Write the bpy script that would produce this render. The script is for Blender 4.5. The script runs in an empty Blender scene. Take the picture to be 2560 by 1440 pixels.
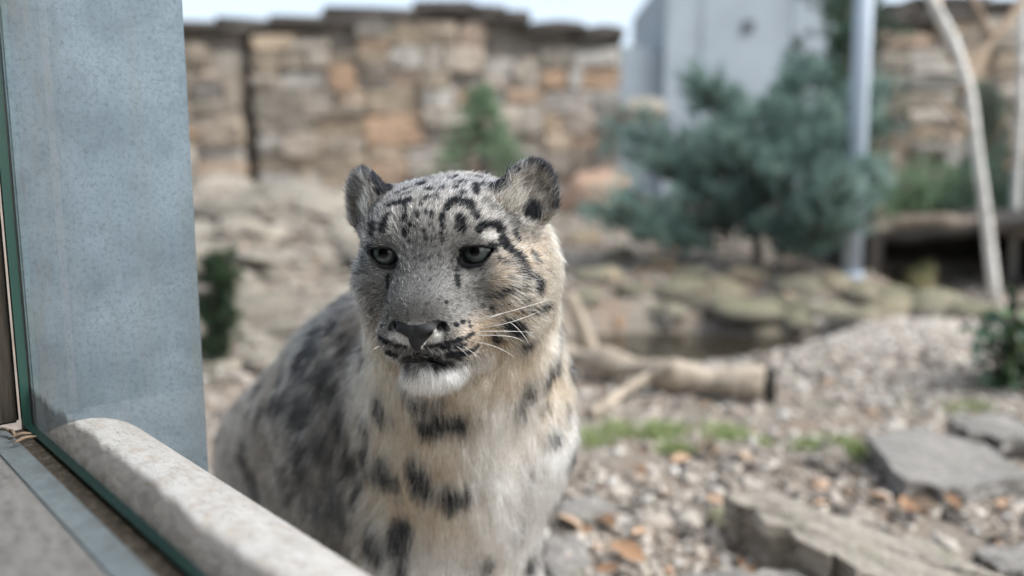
import bpy, bmesh, math, random
import numpy as np
from mathutils import Vector, Matrix
from mathutils.bvhtree import BVHTree

# ------------------------------------------------------------------ camera, sky, sun, exposure
scn = bpy.context.scene
COL = scn.collection
R = math.radians
FPX, CX, CY = 1950.0, 1280.0, 720.0          # focal length and centre in photograph pixels (2560 wide)
PITCH, CAMH = R(7.9), 0.75
cam_d = bpy.data.cameras.new('camera')
cam = bpy.data.objects.new('camera', cam_d)
COL.objects.link(cam)
cam.location = (0, 0, CAMH)
cam.rotation_euler = (R(90) - PITCH, 0, 0)
cam_d.sensor_width = 36.0
cam_d.lens = 36.0 * FPX / 2560.0
cam_d.clip_start = 0.01
cam_d.clip_end = 2000
cam_d.dof.use_dof = True
cam_d.dof.focus_distance = 0.695
cam_d.dof.aperture_fstop = 1.9
scn.camera = cam

world = bpy.data.worlds.new('World')
scn.world = world
world.use_nodes = True
wn = world.node_tree
for n in list(wn.nodes):
    wn.nodes.remove(n)
SUN_ELEV, SUN_AZ = R(50), R(112)              # azimuth clockwise from +Y (away from the camera) towards +X
sky = wn.nodes.new('ShaderNodeTexSky')
sky.sky_type = 'NISHITA'
sky.sun_disc = False
sky.sun_elevation = SUN_ELEV
sky.sun_rotation = SUN_AZ
sky.air_density = 1.0
sky.dust_density = 2.0
sky.ozone_density = 1.0
bg = wn.nodes.new('ShaderNodeBackground')
bg.inputs['Strength'].default_value = 0.12
wo = wn.nodes.new('ShaderNodeOutputWorld')
veil = wn.nodes.new('ShaderNodeHueSaturation')      # thin even cloud: the same sky, less blue
veil.inputs['Saturation'].default_value = 0.55
wn.links.new(sky.outputs[0], veil.inputs['Color'])
wn.links.new(veil.outputs[0], bg.inputs['Color'])
wn.links.new(bg.outputs[0], wo.inputs['Surface'])

sun_d = bpy.data.lights.new('sun', 'SUN')
sun_d.energy = 1.9
sun_d.angle = R(38)
sun_d.color = (1.0, 0.975, 0.945)
sun = bpy.data.objects.new('sun', sun_d)
COL.objects.link(sun)
sun.location = (3, 3, 6)
to_sun = Vector((math.sin(SUN_AZ) * math.cos(SUN_ELEV), math.cos(SUN_AZ) * math.cos(SUN_ELEV), math.sin(SUN_ELEV)))
sun.rotation_euler = to_sun.to_track_quat('Z', 'Y').to_euler()

scn.render.engine = 'CYCLES'
scn.view_settings.view_transform = 'Standard'
scn.view_settings.look = 'None'
scn.view_settings.exposure = 1.35
scn.view_settings.gamma = 1.0
scn.view_settings.use_curve_mapping = False
scn.cycles.max_bounces = 12
scn.cycles.glossy_bounces = 8
scn.cycles.diffuse_bounces = 4
scn.cycles.transparent_max_bounces = 16
scn.cycles.use_denoising = True

# ------------------------------------------------------------------ helpers
FWD = np.array([0, math.cos(PITCH), -math.sin(PITCH)])
DOWN = np.array([0, -math.sin(PITCH), -math.cos(PITCH)])
RIGHT = np.array([1.0, 0, 0])
CAM = np.array([0, 0, CAMH])

def ray(px, py):
    """direction of a photograph pixel, scaled so that its world y is 1"""
    d = FWD + RIGHT * ((px - CX) / FPX) + DOWN * ((py - CY) / FPX)
    return d / d[1]

def at(px, py, y):
    """the point on that pixel's ray at world depth y"""
    return CAM + ray(px, py) * y

def atz(px, py, z):
    """the point on that pixel's ray at height z"""
    d = ray(px, py)
    return CAM + d * ((z - CAMH) / d[2])

def project(P):
    d = np.asarray(P) - CAM
    z = d @ FWD
    return np.stack([CX + FPX * (d @ RIGHT) / z, CY + FPX * (d @ DOWN) / z], -1)

def link(o, parent=None):
    COL.objects.link(o)
    if parent is not None:
        o.parent = parent
    return o

def tag(o, label=None, cat=None, group=None, kind=None):
    if label: o['label'] = label
    if cat: o['category'] = cat
    if group: o['group'] = group
    if kind: o['kind'] = kind
    return o

def empty(name, loc=(0, 0, 0), rz=0.0):
    o = bpy.data.objects.new(name, None)
    o.empty_display_size = 0.05
    o.location = loc
    o.rotation_euler = (0, 0, rz)
    return link(o)

def mesh_obj(name, verts, faces, mat=None, parent=None, smooth=True):
    me = bpy.data.meshes.new(name)
    me.from_pydata([tuple(map(float, v)) for v in verts], [], [tuple(int(i) for i in f) for f in faces])
    if mat: me.materials.append(mat)
    if smooth:
        me.polygons.foreach_set('use_smooth', np.ones(len(me.polygons), dtype=bool))
    me.update()
    return link(bpy.data.objects.new(name, me), parent)

def fast_mesh(name, verts, faces, mat=None, smooth=True):
    """verts (n,3), faces (m,k) numpy"""
    me = bpy.data.meshes.new(name)
    verts = np.asarray(verts, dtype=np.float32); faces = np.asarray(faces, dtype=np.int32)
    m, k = faces.shape
    me.vertices.add(len(verts)); me.vertices.foreach_set('co', verts.ravel())
    me.loops.add(m * k); me.loops.foreach_set('vertex_index', faces.ravel())
    me.polygons.add(m); me.polygons.foreach_set('loop_start', np.arange(0, m * k, k, dtype=np.int32))
    if smooth: me.polygons.foreach_set('use_smooth', np.ones(m, dtype=bool))
    if mat: me.materials.append(mat)
    me.update(calc_edges=True); me.validate()
    return me

def bm_obj(name, bm, mat=None, parent=None, smooth=False):
    me = bpy.data.meshes.new(name)
    bm.to_mesh(me); bm.free()
    if mat: me.materials.append(mat)
    if smooth: me.polygons.foreach_set('use_smooth', np.ones(len(me.polygons), dtype=bool))
    return link(bpy.data.objects.new(name, me), parent)

# --- node materials
class NT:
    def __init__(self, name):
        self.m = bpy.data.materials.new(name); self.m.use_nodes = True
        self.t = self.m.node_tree
        for n in list(self.t.nodes): self.t.nodes.remove(n)
        self.out = self.t.nodes.new('ShaderNodeOutputMaterial')
    def n(self, kind, **kw):
        n = self.t.nodes.new('ShaderNode' + kind)
        for k, v in kw.items():
            if k.startswith('i_'):
                key = k[2:]
                key = int(key) if key.isdigit() else key.replace('_', ' ')
                n.inputs[key].default_value = v
            else:
                setattr(n, k, v)
        return n
    def l(self, a, b):
        self.t.links.new(a, b)
    def ramp(self, fac, stops, interp='LINEAR'):
        r = self.n('ValToRGB'); r.color_ramp.interpolation = interp
        e = r.color_ramp.elements
        while len(e) < len(stops): e.new(0.5)
        for el, (p, c) in zip(e, stops):
            el.position = p; el.color = (*c, 1) if len(c) == 3 else c
        self.l(fac, r.inputs[0])
        return r.outputs[0]
    def noise(self, vec, scale, detail=4, rough=0.55, dist=0.0):
        n = self.n('TexNoise'); n.inputs['Scale'].default_value = scale
        n.inputs['Detail'].default_value = detail; n.inputs['Roughness'].default_value = rough
        n.inputs['Distortion'].default_value = dist
        self.l(vec, n.inputs['Vector'])
        return n.outputs['Fac']
    def mix(self, fac, a, b, mode='MIX'):
        m = self.n('Mix', data_type='RGBA', blend_type=mode)
        for key, v in ((0, fac), (6, a), (7, b)):
            if hasattr(v, 'links') or hasattr(v, 'is_linked'): self.l(v, m.inputs[key])
            else: m.inputs[key].default_value = v if key == 0 else ((*v, 1) if len(v) == 3 else v)
        return m.outputs[2]
    def math(self, op, a, b=0.0, clamp=False):
        m = self.n('Math', operation=op, use_clamp=clamp)
        for key, v in ((0, a), (1, b)):
            if hasattr(v, 'is_linked'): self.l(v, m.inputs[key])
            else: m.inputs[key].default_value = v
        return m.outputs[0]
    def coords(self, kind='Object', scale=None, rot=None):
        c = self.n('TexCoord').outputs[kind]
        if scale or rot:
            mp = self.n('Mapping')
            if scale: mp.inputs['Scale'].default_value = scale
            if rot: mp.inputs['Rotation'].default_value = rot
            self.l(c, mp.inputs['Vector']); c = mp.outputs[0]
        return c
    def bump(self, h, strength=0.4, dist=0.01):
        b = self.n('Bump'); b.inputs['Strength'].default_value = strength; b.inputs['Distance'].default_value = dist
        self.l(h, b.inputs['Height'])
        return b.outputs[0]
    def principled(self, color, rough=0.8, bump=None, metallic=0.0, spec=0.3):
        p = self.n('BsdfPrincipled')
        for key, v in (('Base Color', color), ('Roughness', rough), ('Metallic', metallic), ('Specular IOR Level', spec)):
            if hasattr(v, 'is_linked'): self.l(v, p.inputs[key])
            elif key == 'Base Color': p.inputs[key].default_value = (*v, 1)
            else: p.inputs[key].default_value = v
        if bump is not None: self.l(bump, p.inputs['Normal'])
        self.l(p.outputs[0], self.out.inputs['Surface'])
        return p

# ------------------------------------------------------------------ ground
rnd = random.Random(11)
def sstep(x, a, b):
    t = np.clip((x - a) / (b - a), 0, 1); return t * t * (3 - 2 * t)
POND = (0.80, 3.72, 0.78, 0.52)                                 # centre and half axes of the pool
def fnoise(x, y, f, s=0.0):
    return (np.sin(x * f + 1.3 + s) * np.cos(y * f * 1.17 + 2.1 * s + .4) + .5 * np.sin(x * f * 2.3 - y * f * 1.9 + s * 3.1)) / 1.5
def G(x, y):
    """height of the ground"""
    x = np.asarray(x, float); y = np.asarray(y, float)
    z = .14 * sstep(y, 3.9, 4.9) + .048 * np.clip(y - 4.6, 0, 6)
    z = z + .22 * sstep(-x, .6, 2.2) * sstep(y, 4.0, 9.0) + .10 * sstep(-x, .2, 1.0) * sstep(y, 1.8, 4.0)
    z = z + .10 * np.exp(-(((x - 1.75) / .75) ** 2 + ((y - 3.35) / .65) ** 2))          # gravel bank
    z = z + .016 * fnoise(x, y, 2.4) * sstep(y, 1.2, 2.2) + .008 * fnoise(x, y, 7.0, 1.0)
    z = z - .15 * sstep(x, 2.28, 2.50) * (1 - sstep(x, 3.6, 4.0)) * sstep(y, 4.35, 4.65) * (1 - sstep(y, 5.5, 6.2))       # hollow under the log
    r = np.sqrt(((x - POND[0]) / POND[2]) ** 2 + ((y - POND[1]) / POND[3]) ** 2)
    z = z - .16 * (1 - sstep(r, .72, 1.12)) - .02 * (1 - sstep(r, .9, 1.5))
    return z
def gp(px, py, dz=0.0):
    """where a pixel's ray meets the ground"""
    d = ray(px, py); y = .5
    while y < 60:
        p = CAM + d * y
        if p[2] <= G(p[0], p[1]) + dz: return p
        y += .02 if y < 12 else .2
    return CAM + d * 60

def merged(lst):
    V = []; F = []; o = 0
    for v, f in lst:
        V.append(v); F.append(np.asarray(f) + o); o += len(v)
    return np.concatenate(V), np.concatenate(F)

def soil_mat():
    nt = NT('soil'); c = nt.coords('Object')
    a = nt.noise(c, 5, 6, .6); b = nt.noise(c, 45, 5, .7); e = nt.noise(c, 1.3, 3, .5)
    col = nt.ramp(b, [(.25, (.075, .064, .052)), (.45, (.19, .165, .14)), (.62, (.30, .265, .23)), (.8, (.44, .41, .37))])
    lit = nt.ramp(a, [(.38, (.30, .20, .13)), (.55, (.26, .23, .19)), (.7, (.24, .24, .15))])
    col = nt.mix(nt.math('MULTIPLY', e, .75), col, lit)
    nt.principled(col, .95, nt.bump(b, .8, .02))
    return nt.m
xs = np.concatenate([np.linspace(-400, -8, 14), np.linspace(-6, 7, 150), np.linspace(9, 400, 14)])
ys = np.concatenate([np.linspace(-300, -3, 10), np.linspace(-1, 10, 140), np.linspace(12, 800, 16)])
gx, gy = np.meshgrid(xs, ys, indexing='ij')
gz = G(gx, gy)
GV = np.stack([gx, gy, gz], -1).reshape(-1, 3)
ni, nj = len(xs), len(ys)
ii, jj = np.meshgrid(np.arange(ni - 1), np.arange(nj - 1), indexing='ij'); k0 = (ii * nj + jj).ravel()
GF = np.stack([k0, k0 + nj, k0 + nj + 1, k0 + 1], -1)
ground = link(bpy.data.objects.new('ground', fast_mesh('ground', GV, GF, soil_mat())))
tag(ground, kind='structure')

# water of the small pool
nt = NT('pool_water'); wv = nt.noise(nt.coords('Object', (1, 2.2, 1)), 9, 3)
p_ = nt.principled((.030, .026, .018), .10, nt.bump(wv, .12, .01), spec=.5)
V = [(POND[0], POND[1], 0)] + [(POND[0] + 1.02 * POND[2] * math.cos(a) * (1 + .06 * math.sin(3 * a)), POND[1] + 1.02 * POND[3] * math.sin(a), 0) for a in np.linspace(0, 2 * math.pi, 48, endpoint=False)]
water = mesh_obj('water', V, [(0, 1 + i, 1 + (i + 1) % 48) for i in range(48)], nt.m); water.location.z = -.075
tag(water, kind='structure')

# ------------------------------------------------------------------ stones
def ico(sub):
    bm = bmesh.new(); bmesh.ops.create_icosphere(bm, subdivisions=sub, radius=1.0)
    v = np.array([x.co[:] for x in bm.verts]); f = np.array([[q.index for q in t.verts] for t in bm.faces]); bm.free()
    return v, f
ICO1, ICO2, ICO3 = ico(1), ico(2), ico(3)
def rock_v(seed, base=ICO2, cuts=9, rough=.10):
    """an angular stone: a ball cut by random planes, then roughened"""
    r_ = np.random.default_rng(seed); v = base[0].copy()
    for _ in range(cuts):
        n = r_.normal(size=3); n /= np.linalg.norm(n); h = r_.uniform(.55, .88)
        o = v @ n - h; s_ = o > 0; v[s_] -= o[s_, None] * n * .95
    n = base[0]
    v *= (1 + rough * (np.sin(n @ r_.normal(size=3) * 5 + r_.uniform(0, 6)) * np.sin(n @ r_.normal(size=3) * 7)))[:, None]
    return v
def stone_mat(name, stops, moss=0.0, bump_s=.5, scale=6, leaf=0.0):
    nt = NT(name); c = nt.coords('Object')
    info = nt.n('ObjectInfo').outputs['Random']
    base = nt.ramp(info, stops)
    ad = nt.n('VectorMath', operation='ADD'); nt.l(c, ad.inputs[0]); nt.l(nt.n('ObjectInfo').outputs['Location'], ad.inputs[1]); c = ad.outputs[0]
    a = nt.noise(c, scale, 6, .65); b = nt.noise(c, scale * 7, 5, .7)
    col = nt.mix(nt.ramp(a, [(.35, (0, 0, 0)), (.65, (1, 1, 1))]), nt.mix(1.0, base, (.62, .60, .58), 'MULTIPLY'), nt.mix(1.0, base, (1.18, 1.15, 1.1), 'MULTIPLY'))
    col = nt.mix(nt.ramp(b, [(.42, (.45, .45, .45)), (.55, (0, 0, 0))]), col, (.06, .055, .05))
    if moss:
        sep = nt.n('SeparateXYZ'); nt.l(nt.n('NewGeometry').outputs['Normal'], sep.inputs[0])
        mm = nt.math('MULTIPLY', nt.math('MULTIPLY', nt.math('SUBTRACT', sep.outputs[2], .15, True), moss * 1.6), nt.math('MULTIPLY', nt.math('SUBTRACT', nt.noise(c, scale * 1.6, 4), .36, True), 5), True)
        col = nt.mix(mm, col, nt.mix(nt.noise(c, 40, 3), (.13, .145, .055), (.27, .27, .13)))
    nt.principled(col, .9, nt.bump(b, bump_s, .01))
    return nt.m
wall_mat = stone_mat('wall_stone', [(0, (.20, .185, .17)), (.12, (.44, .36, .27)), (.26, (.28, .27, .25)), (.38, (.56, .44, .32)), (.52, (.34, .33, .315)), (.64, (.58, .52, .45)), (.76, (.55, .37, .25)), (.80, (.46, .32, .23)), (.88, (.62, .60, .57)), (1, (.40, .33, .26))], 0, .5, 5)
core_mat = stone_mat('wall_core', [(0, (.25, .22, .19)), (1, (.27, .24, .21))], 0, .6, 5)
dark_mat = stone_mat('capping', [(0, (.085, .076, .07)), (1, (.12, .11, .10))], 0, .6, 5)
grey_mat = stone_mat('grey_stone', [(0, (.22, .21, .20)), (.5, (.32, .30, .275)), (1, (.40, .365, .32))], .15, .6, 7)
moss_mat = stone_mat('mossy_stone', [(0, (.20, .185, .15)), (.5, (.32, .29, .24)), (1, (.40, .31, .23))], .36, .6, 7)
rubble_mat = stone_mat('rubble_stone', [(0, (.20, .185, .165)), (.35, (.36, .325, .285)), (.7, (.42, .39, .35)), (1, (.54, .49, .42))], .10, .7, 7)

# --- dry stone walls
def box(name, lo, hi, mat, parent=None, bevel=0.0):
    lo = np.array(lo, float); hi = np.array(hi, float)
    bm = bmesh.new(); bmesh.ops.create_cube(bm, size=1.0)
    for v in bm.verts: v.co = Vector([lo[k] if v.co[k] < 0 else hi[k] for k in range(3)])
    if bevel: bmesh.ops.bevel(bm, geom=list(bm.edges), offset=bevel, segments=2, affect='EDGES')
    return bm_obj(name, bm, mat, parent)
def block_mesh(seed):
    """a rounded, uneven building stone within a unit box"""
    r_ = np.random.default_rng(seed)
    bm = bmesh.new(); bmesh.ops.create_cube(bm, size=1.0); bmesh.ops.subdivide_edges(bm, edges=list(bm.edges), cuts=1, use_grid_fill=True)
    for v in bm.verts:
        k = sum(abs(c_) > .4 for c_ in v.co); v.co *= (1.0, 1.0, .96, .88)[k]; v.co += Vector(r_.normal(size=3) * .035)
    bmesh.ops.triangulate(bm, faces=list(bm.faces))
    me = bpy.data.meshes.new('stone'); bm.to_mesh(me); bm.free(); me.materials.append(wall_mat)
    return me
BLOCKS = [block_mesh(s) for s in range(14)]
def core(x0, x1, ox, zbot, ztop, root):
    n = 24; V = []; F = []
    for i in range(n + 1):
        x = x0 + (x1 - x0) * i / n; t = ztop(x) + .02 * math.sin(i * 1.9)
        for (yy, zz) in ((.10, 0), (.10, t - zbot), (.62, t - zbot + .02), (.62, 0)): V.append((x - ox, yy, zz))
    for i in range(n):
        for j in range(3): F.append((i * 4 + j, i * 4 + 4 + j, i * 4 + 5 + j, i * 4 + 1 + j))
    F += [(0, 1, 2, 3), tuple(n * 4 + j for j in (3, 2, 1, 0))]
    mesh_obj('core', V, F, core_mat, root, False)
def stone_wall(label, x0, x1, y, ztop, zbot, seed, gaps=()):
    """courses of blocks in front of a dark core; ztop is a function of x"""
    r_ = random.Random(seed)
    root = empty('stone_wall', ((x0 + x1) / 2, y, zbot)); tag(root, label, 'wall', 'dry stone walls round the enclosure')
    ox, oz = (x0 + x1) / 2, zbot
    edges = [x0] + [g for ab in gaps for g in ab] + [x1]
    if gaps: box('backing', (x0 - ox + .05, .64, 0), (x1 - ox - .05, .72, min(ztop(x0), ztop(x1)) - zbot - .05), dark_mat, root)  # dark plate behind the gap, its shade put into the colour
    for ca, cb in zip(edges[0::2], edges[1::2]): core(ca, cb, ox, zbot, ztop, root)
    rects = []
    def split(xa, xb, za, zb):
        w, h = xb - xa, zb - za
        if (w > .72 or h > .42 or (w * h > .10 and r_.random() < .6)) and (w > .34 or h > .28):
            k = r_.uniform(.32, .68)
            if w / 1.7 > h: m_ = xa + w * k; split(xa, m_, za, zb); split(m_, xb, za, zb)
            else: m_ = za + h * k; split(xa, xb, za, m_); split(xa, xb, m_, zb)
        else: rects.append((xa, xb, za, zb))
    zmax = max(ztop(x0 + (x1 - x0) * k / 9) for k in range(10)) - .12
    for xa, xb in zip(edges[0::2], edges[1::2]): split(xa, xb, zbot + .02, zmax)
    for xa, xb, za, zb in rects:
        if zb > ztop((xa + xb) / 2) - .06: continue
        o = bpy.data.objects.new('stone', r_.choice(BLOCKS)); link(o, root)
        o.location = ((xa + xb) / 2 - ox, r_.uniform(.06, .17), (za + zb) / 2 - oz)
        o.scale = ((xb - xa) * r_.uniform(1.0, 1.08), .34, (zb - za) * r_.uniform(1.0, 1.08)); o.rotation_euler = (r_.uniform(-.08, .08), r_.uniform(-.08, .08), r_.uniform(-.12, .12))
    # a ragged course of dark capping stones
    x = x0
    while x < x1 - .1:
        w = r_.uniform(.3, 1.1); w = min(w, x1 - x); h = r_.uniform(.12, .26)
        o = bpy.data.objects.new('capstone', CAPS[r_.randrange(3)]); link(o, root)
        o.location = (x + w / 2 - ox, .30, ztop(x + w / 2) - oz + .01); o.scale = (w * 1.16, .75, h)
        o.rotation_euler = (0, r_.uniform(-.05, .05), r_.uniform(-.05, .05)); x += w
    return root
CAPS = []
for s in range(3):
    me = block_mesh(40 + s); me.materials.clear(); me.materials.append(dark_mat); CAPS.append(me)
WY = 9.5
def top_main(x):
    px = CX + x / WY * FPX
    py = np.interp(px, [-60, 400, 700, 900, 1150, 1230, 1400, 1545, 1700], [60, 70, 62, 45, 22, 34, 78, 92, 100])
    return float(at(px, py, WY)[2])
xw0, xw1 = at(-60, 300, WY)[0], at(1550, 300, WY)[0]
stone_wall('tan and grey dry stone wall with dark capping behind the leopard', xw0, xw1, WY, top_main, .25, 5, gaps=((at(608, 300, WY)[0], at(640, 300, WY)[0]),))
WY2 = 8.6
def top_right(x):
    px = CX + x / WY2 * FPX
    return float(at(px, np.interp(px, [2150, 2300, 2600], [36, 24, 10]), WY2)[2])
stone_wall('grey brown dry stone wall behind the pale birch trunks', at(2195, 200, WY2)[0], at(2720, 200, WY2)[0], WY2, top_right, .20, 9)

# --- pale building beyond the wall
def plaster(name, c0, c1, scale=1.2):
    nt = NT(name); c = nt.coords('Object')
    a = nt.noise(c, scale, 5, .6); b = nt.noise(c, scale * 14, 5, .7)
    st = nt.noise(nt.coords('Object', (3, 3, .25)), 2.0, 4)
    col = nt.mix(nt.ramp(a, [(.3, (0, 0, 0)), (.7, (1, 1, 1))]), c0, c1)
    col = nt.mix(nt.math('MULTIPLY', nt.ramp(st, [(.5, (0, 0, 0)), (.75, (1, 1, 1))]), .35), col, tuple(k * .6 for k in c0))
    nt.principled(col, .85, nt.bump(b, .25, .01))
    return nt.m
conc = plaster('pale_concrete', (.31, .350, .385), (.385, .43, .465))
bx0, bx1 = at(1560, 100, 14)[0], at(2190, 100, 14)[0]; bxm = at(1665, 100, 14)[0]
bld = empty('building', ((bx0 + bx1) / 2, 14, 0)); tag(bld, 'pale blue-grey concrete building showing beyond the stone wall', 'building')
mx = (bx0 + bx1) / 2
ztop_hi = at(1800, -70, 14)[2]; ztop_lo = at(1600, 108, 14)[2]
box('wall', (bxm - mx, 0, 0), (bx1 - mx, 4, ztop_hi), conc, bld)
box('annex_wall', (bx0 - mx, .25, 0), (bxm - mx - .003, 3.6, ztop_lo), conc, bld)
nt = NT('dark_vent'); nt.principled((.10, .11, .12), .6)
vx, vz = at(1870, 66, 14)[0] - mx, at(1870, 66, 14)[2]
box('vent', (vx - .09, -.05, vz - .10), (vx + .09, .0 - .003, vz + .10), nt.m, bld, .01)
for wx, wy_ in ((1760, 60), (1985, 60)):
    q = at(wx, wy_, 14); box('panel_seam', (q[0] - mx - .02, -.02, 0), (q[0] - mx + .02, -.003, ztop_hi - .02), conc, bld)

# --- single rocks
def rock(name, label, cat, loc, size, seed, mat, rot=(0, 0, 0), group=None, base=ICO3, cuts=10, rough=.06, mesh=None):
    if mesh is None:
        v = rock_v(seed, base, cuts, rough); mesh = fast_mesh(name, v, base[1], mat)
        me_smooth = np.zeros(len(mesh.polygons), dtype=bool)
    o = link(bpy.data.objects.new(name, mesh)); o.location = loc; o.scale = size; o.rotation_euler = rot
    tag(o, label, cat, group); return o
VAR = [fast_mesh('rock', rock_v(100 + s, ICO2, 14, .07), ICO2[1], rubble_mat, False) for s in range(7)]
VARM = [fast_mesh('rock', rock_v(200 + s, ICO2, 14, .08), ICO2[1], moss_mat, False) for s in range(6)]
# rubble slope under the wall
r_ = random.Random(3); placed = []
tries = 0
while len(placed) < 130 and tries < 6000:
    tries += 1
    px = r_.uniform(470, 1000); py = r_.uniform(505, 960)
    if px > 905 - (py - 760) * .9 and py > 760: continue
    p = gp(px, py); s = (.04 + .12 * r_.random() ** 2) * (1 + .10 * p[1]) * (1.35 if r_.random() < .2 else 1)
    if any((p[0] - a) ** 2 + (p[1] - b) ** 2 < (.72 * (s + c)) ** 2 for a, b, c in placed): continue
    placed.append((p[0], p[1], s))
    o = link(bpy.data.objects.new('rock', r_.choice(VAR))); o.location = (p[0], p[1], p[2] + s * .12)
    o.scale = (s * r_.uniform(.9, 1.5), s * r_.uniform(.8, 1.2), s * r_.uniform(.3, .7)); o.rotation_euler = (r_.uniform(-.2, .2), r_.uniform(-.2, .2), r_.uniform(0, 6.3))
    tag(o, 'pale weathered stone in the rubble slope below the tan wall', 'rock', 'rubble stones below the wall')
# the grey ledge at the wall's foot
p = at(745, 490, 8.3)
rock('rock_ledge', 'long grey ledge rock jutting out at the foot of the tan wall', 'rock', (p[0], p[1], p[2] - .02), (.62, .5, .17), 31, grey_mat, (0, .03, 0))
rock('boulder', 'tan boulder at the foot of the tan wall beside the grey ledge', 'rock', (at(545, 470, 8.6)[0], 8.7, at(545, 470, 8.6)[2] - .1), (.42, .35, .28), 33, rubble_mat)
rock('boulder', 'orange tan sloping boulder against the wall behind the right ear of the leopard', 'rock', (at(1470, 460, 8.9)[0], 9.0, at(1470, 460, 8.9)[2] - .15), (.52, .40, .36), 35,
     stone_mat('orange_stone', [(0, (.48, .33, .25)), (1, (.52, .36, .27))], 0, .5, 5), (0, -.5, 0))
rock('boulder', 'pale tan boulder resting between the wall and the blue-green pine', 'rock', (at(1605, 262, 9.0)[0], 9.2, at(1605, 262, 9.0)[2] - .05), (.34, .3, .17), 36, grey_mat)
# mossy stones round the pool
bank = [(1500,700,.15),(1580,735,.13),(1655,790,.10),(1700,735,.15),(1765,770,.14),(1815,735,.17),(1890,790,.17),(1960,770,.16),(2010,735,.15),(2075,725,.14),(1935,850,.12),(1995,815,.12),(2060,790,.12),(2135,815,.15),(2220,790,.18),(2330,790,.20),(2430,800,.18),(1460,760,.11),(1860,700,.13),(1720,690,.12),(2150,745,.14),(2240,745,.13),(1540,650,.13),(1450,610,.16),(1640,670,.13)]
for i, (px, py, s) in enumerate(bank):
    p = gp(px, py); r2 = random.Random(i + 50)
    o = link(bpy.data.objects.new('rock', VARM[i % 6])); o.location = (p[0], p[1], p[2] + s * .1)
    o.scale = (s * r2.uniform(1.0, 1.6), s * r2.uniform(.8, 1.1), s * r2.uniform(.50, .85)); o.rotation_euler = (r2.uniform(-.2, .2), r2.uniform(-.2, .2), r2.uniform(0, 6.3))
    tag(o, 'mossy olive stone on the bank of the small dark pool', 'rock', 'mossy stones round the pool')
p = gp(2300, 722)
rock('boulder', 'yellow-green lichen covered pointed stone before the dark overhang', 'rock', (p[0], p[1], p[2] + .06), (.17, .11, .17), 71,
     stone_mat('lichen_stone', [(0, (.34, .31, .16)), (1, (.38, .34, .18))], .8, .5, 8), (0, .35, .2))
p = gp(1668, 815)
rock('boulder', 'small pale upright stone standing in the pool edge', 'rock', (p[0], p[1], p[2] + .06), (.055, .05, .085), 72, rubble_mat)

# --- dark overhang under a heavy log
def bark_mat(name, c0, c1, scale=8, stretch=(1, 1, .18), band=None):
    nt = NT(name); c = nt.coords('Object', stretch)
    a = nt.noise(c, scale, 6, .65, .4); b = nt.noise(c, scale * 4, 5, .7)
    col = nt.mix(nt.ramp(a, [(.35, (0, 0, 0)), (.68, (1, 1, 1))]), c0, c1)
    col = nt.mix(nt.ramp(b, [(.36, (.6, .6, .6)), (.5, (0, 0, 0))]), col, tuple(k * .3 for k in c0))
    if band:
        bn = nt.noise(nt.coords('Object', (.6, .6, 5)), 9, 4)
        col = nt.mix(nt.ramp(bn, [(.60, (0, 0, 0)), (.68, (.8, .8, .8))]), col, band)
    nt.principled(col, .85, nt.bump(a, .6, .012))
    return nt.m
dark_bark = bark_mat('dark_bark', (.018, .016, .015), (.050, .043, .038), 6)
grey_wood = bark_mat('weathered_wood', (.24, .20, .155), (.52, .44, .35), 10)
birch = bark_mat('birch_bark', (.68, .65, .60), (.80, .775, .735), 7, (1, 1, 1.2), (.08, .07, .06))
tan_bark = bark_mat('tan_bark', (.30, .22, .15), (.46, .36, .27), 8)
pine_bark = bark_mat('pine_bark', (.05, .04, .032), (.11, .09, .07), 9)
def tube_m(pts, radii, n=10, wob=0.0, seed=0, caps=True):
    rr = np.random.default_rng(seed); pts = [np.array(p, float) for p in pts]; V = []; F = []
    for i, p in enumerate(pts):
        t = pts[min(i + 1, len(pts) - 1)] - pts[max(i - 1, 0)]; t /= np.linalg.norm(t)
        a = np.cross(t, (.13, .31, .94) if abs(t[2]) < .9 else (1, .1, 0)); a /= np.linalg.norm(a); b = np.cross(t, a)
        for j in range(n):
            w = 2 * math.pi * j / n; q = radii[i] * (1 + wob * rr.uniform(-1, 1)); V.append(p + q * (math.cos(w) * a + math.sin(w) * b))
    for i in range(len(pts) - 1):
        for j in range(n): F.append((i * n + j, i * n + (j + 1) % n, (i + 1) * n + (j + 1) % n, (i + 1) * n + j))
    if caps: F.append(tuple(range(n))[::-1]); F.append(tuple((len(pts) - 1) * n + j for j in range(n)))
    return V, F
def tube_obj(name, pts, radii, mat, parent=None, n=10, wob=0.0, seed=0):
    o_ = np.array(parent.location) if parent is not None else np.zeros(3)
    V, F = tube_m([np.array(p) - o_ for p in pts], radii, n, wob, seed)
    return mesh_obj(name, V, F, mat, parent)
def curve_pts(pts, n):
    """Catmull-Rom through the points"""
    P_ = [np.array(p, float) for p in pts]; P_ = [2 * P_[0] - P_[1]] + P_ + [2 * P_[-1] - P_[-2]]; out = []
    seg = len(P_) - 3
    for k in range(n + 1):
        s = k / n * seg; i = min(int(s), seg - 1); t = s - i
        a, b, c, d = P_[i:i + 4]
        out.append(.5 * (2 * b + (c - a) * t + (2 * a - 5 * b + 4 * c - d) * t * t + (3 * b - a - 3 * c + d) * t ** 3))
    return out
OY = 5.15
oa, ob = at(2150, 600, OY), at(2680, 590, OY)
shelf = empty('hollow_log', (float((oa[0] + ob[0]) / 2), OY, float(G((oa[0] + ob[0]) / 2, OY)))); tag(shelf, 'huge hollow dark log with black opening behind the birch trunks', 'log')
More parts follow.
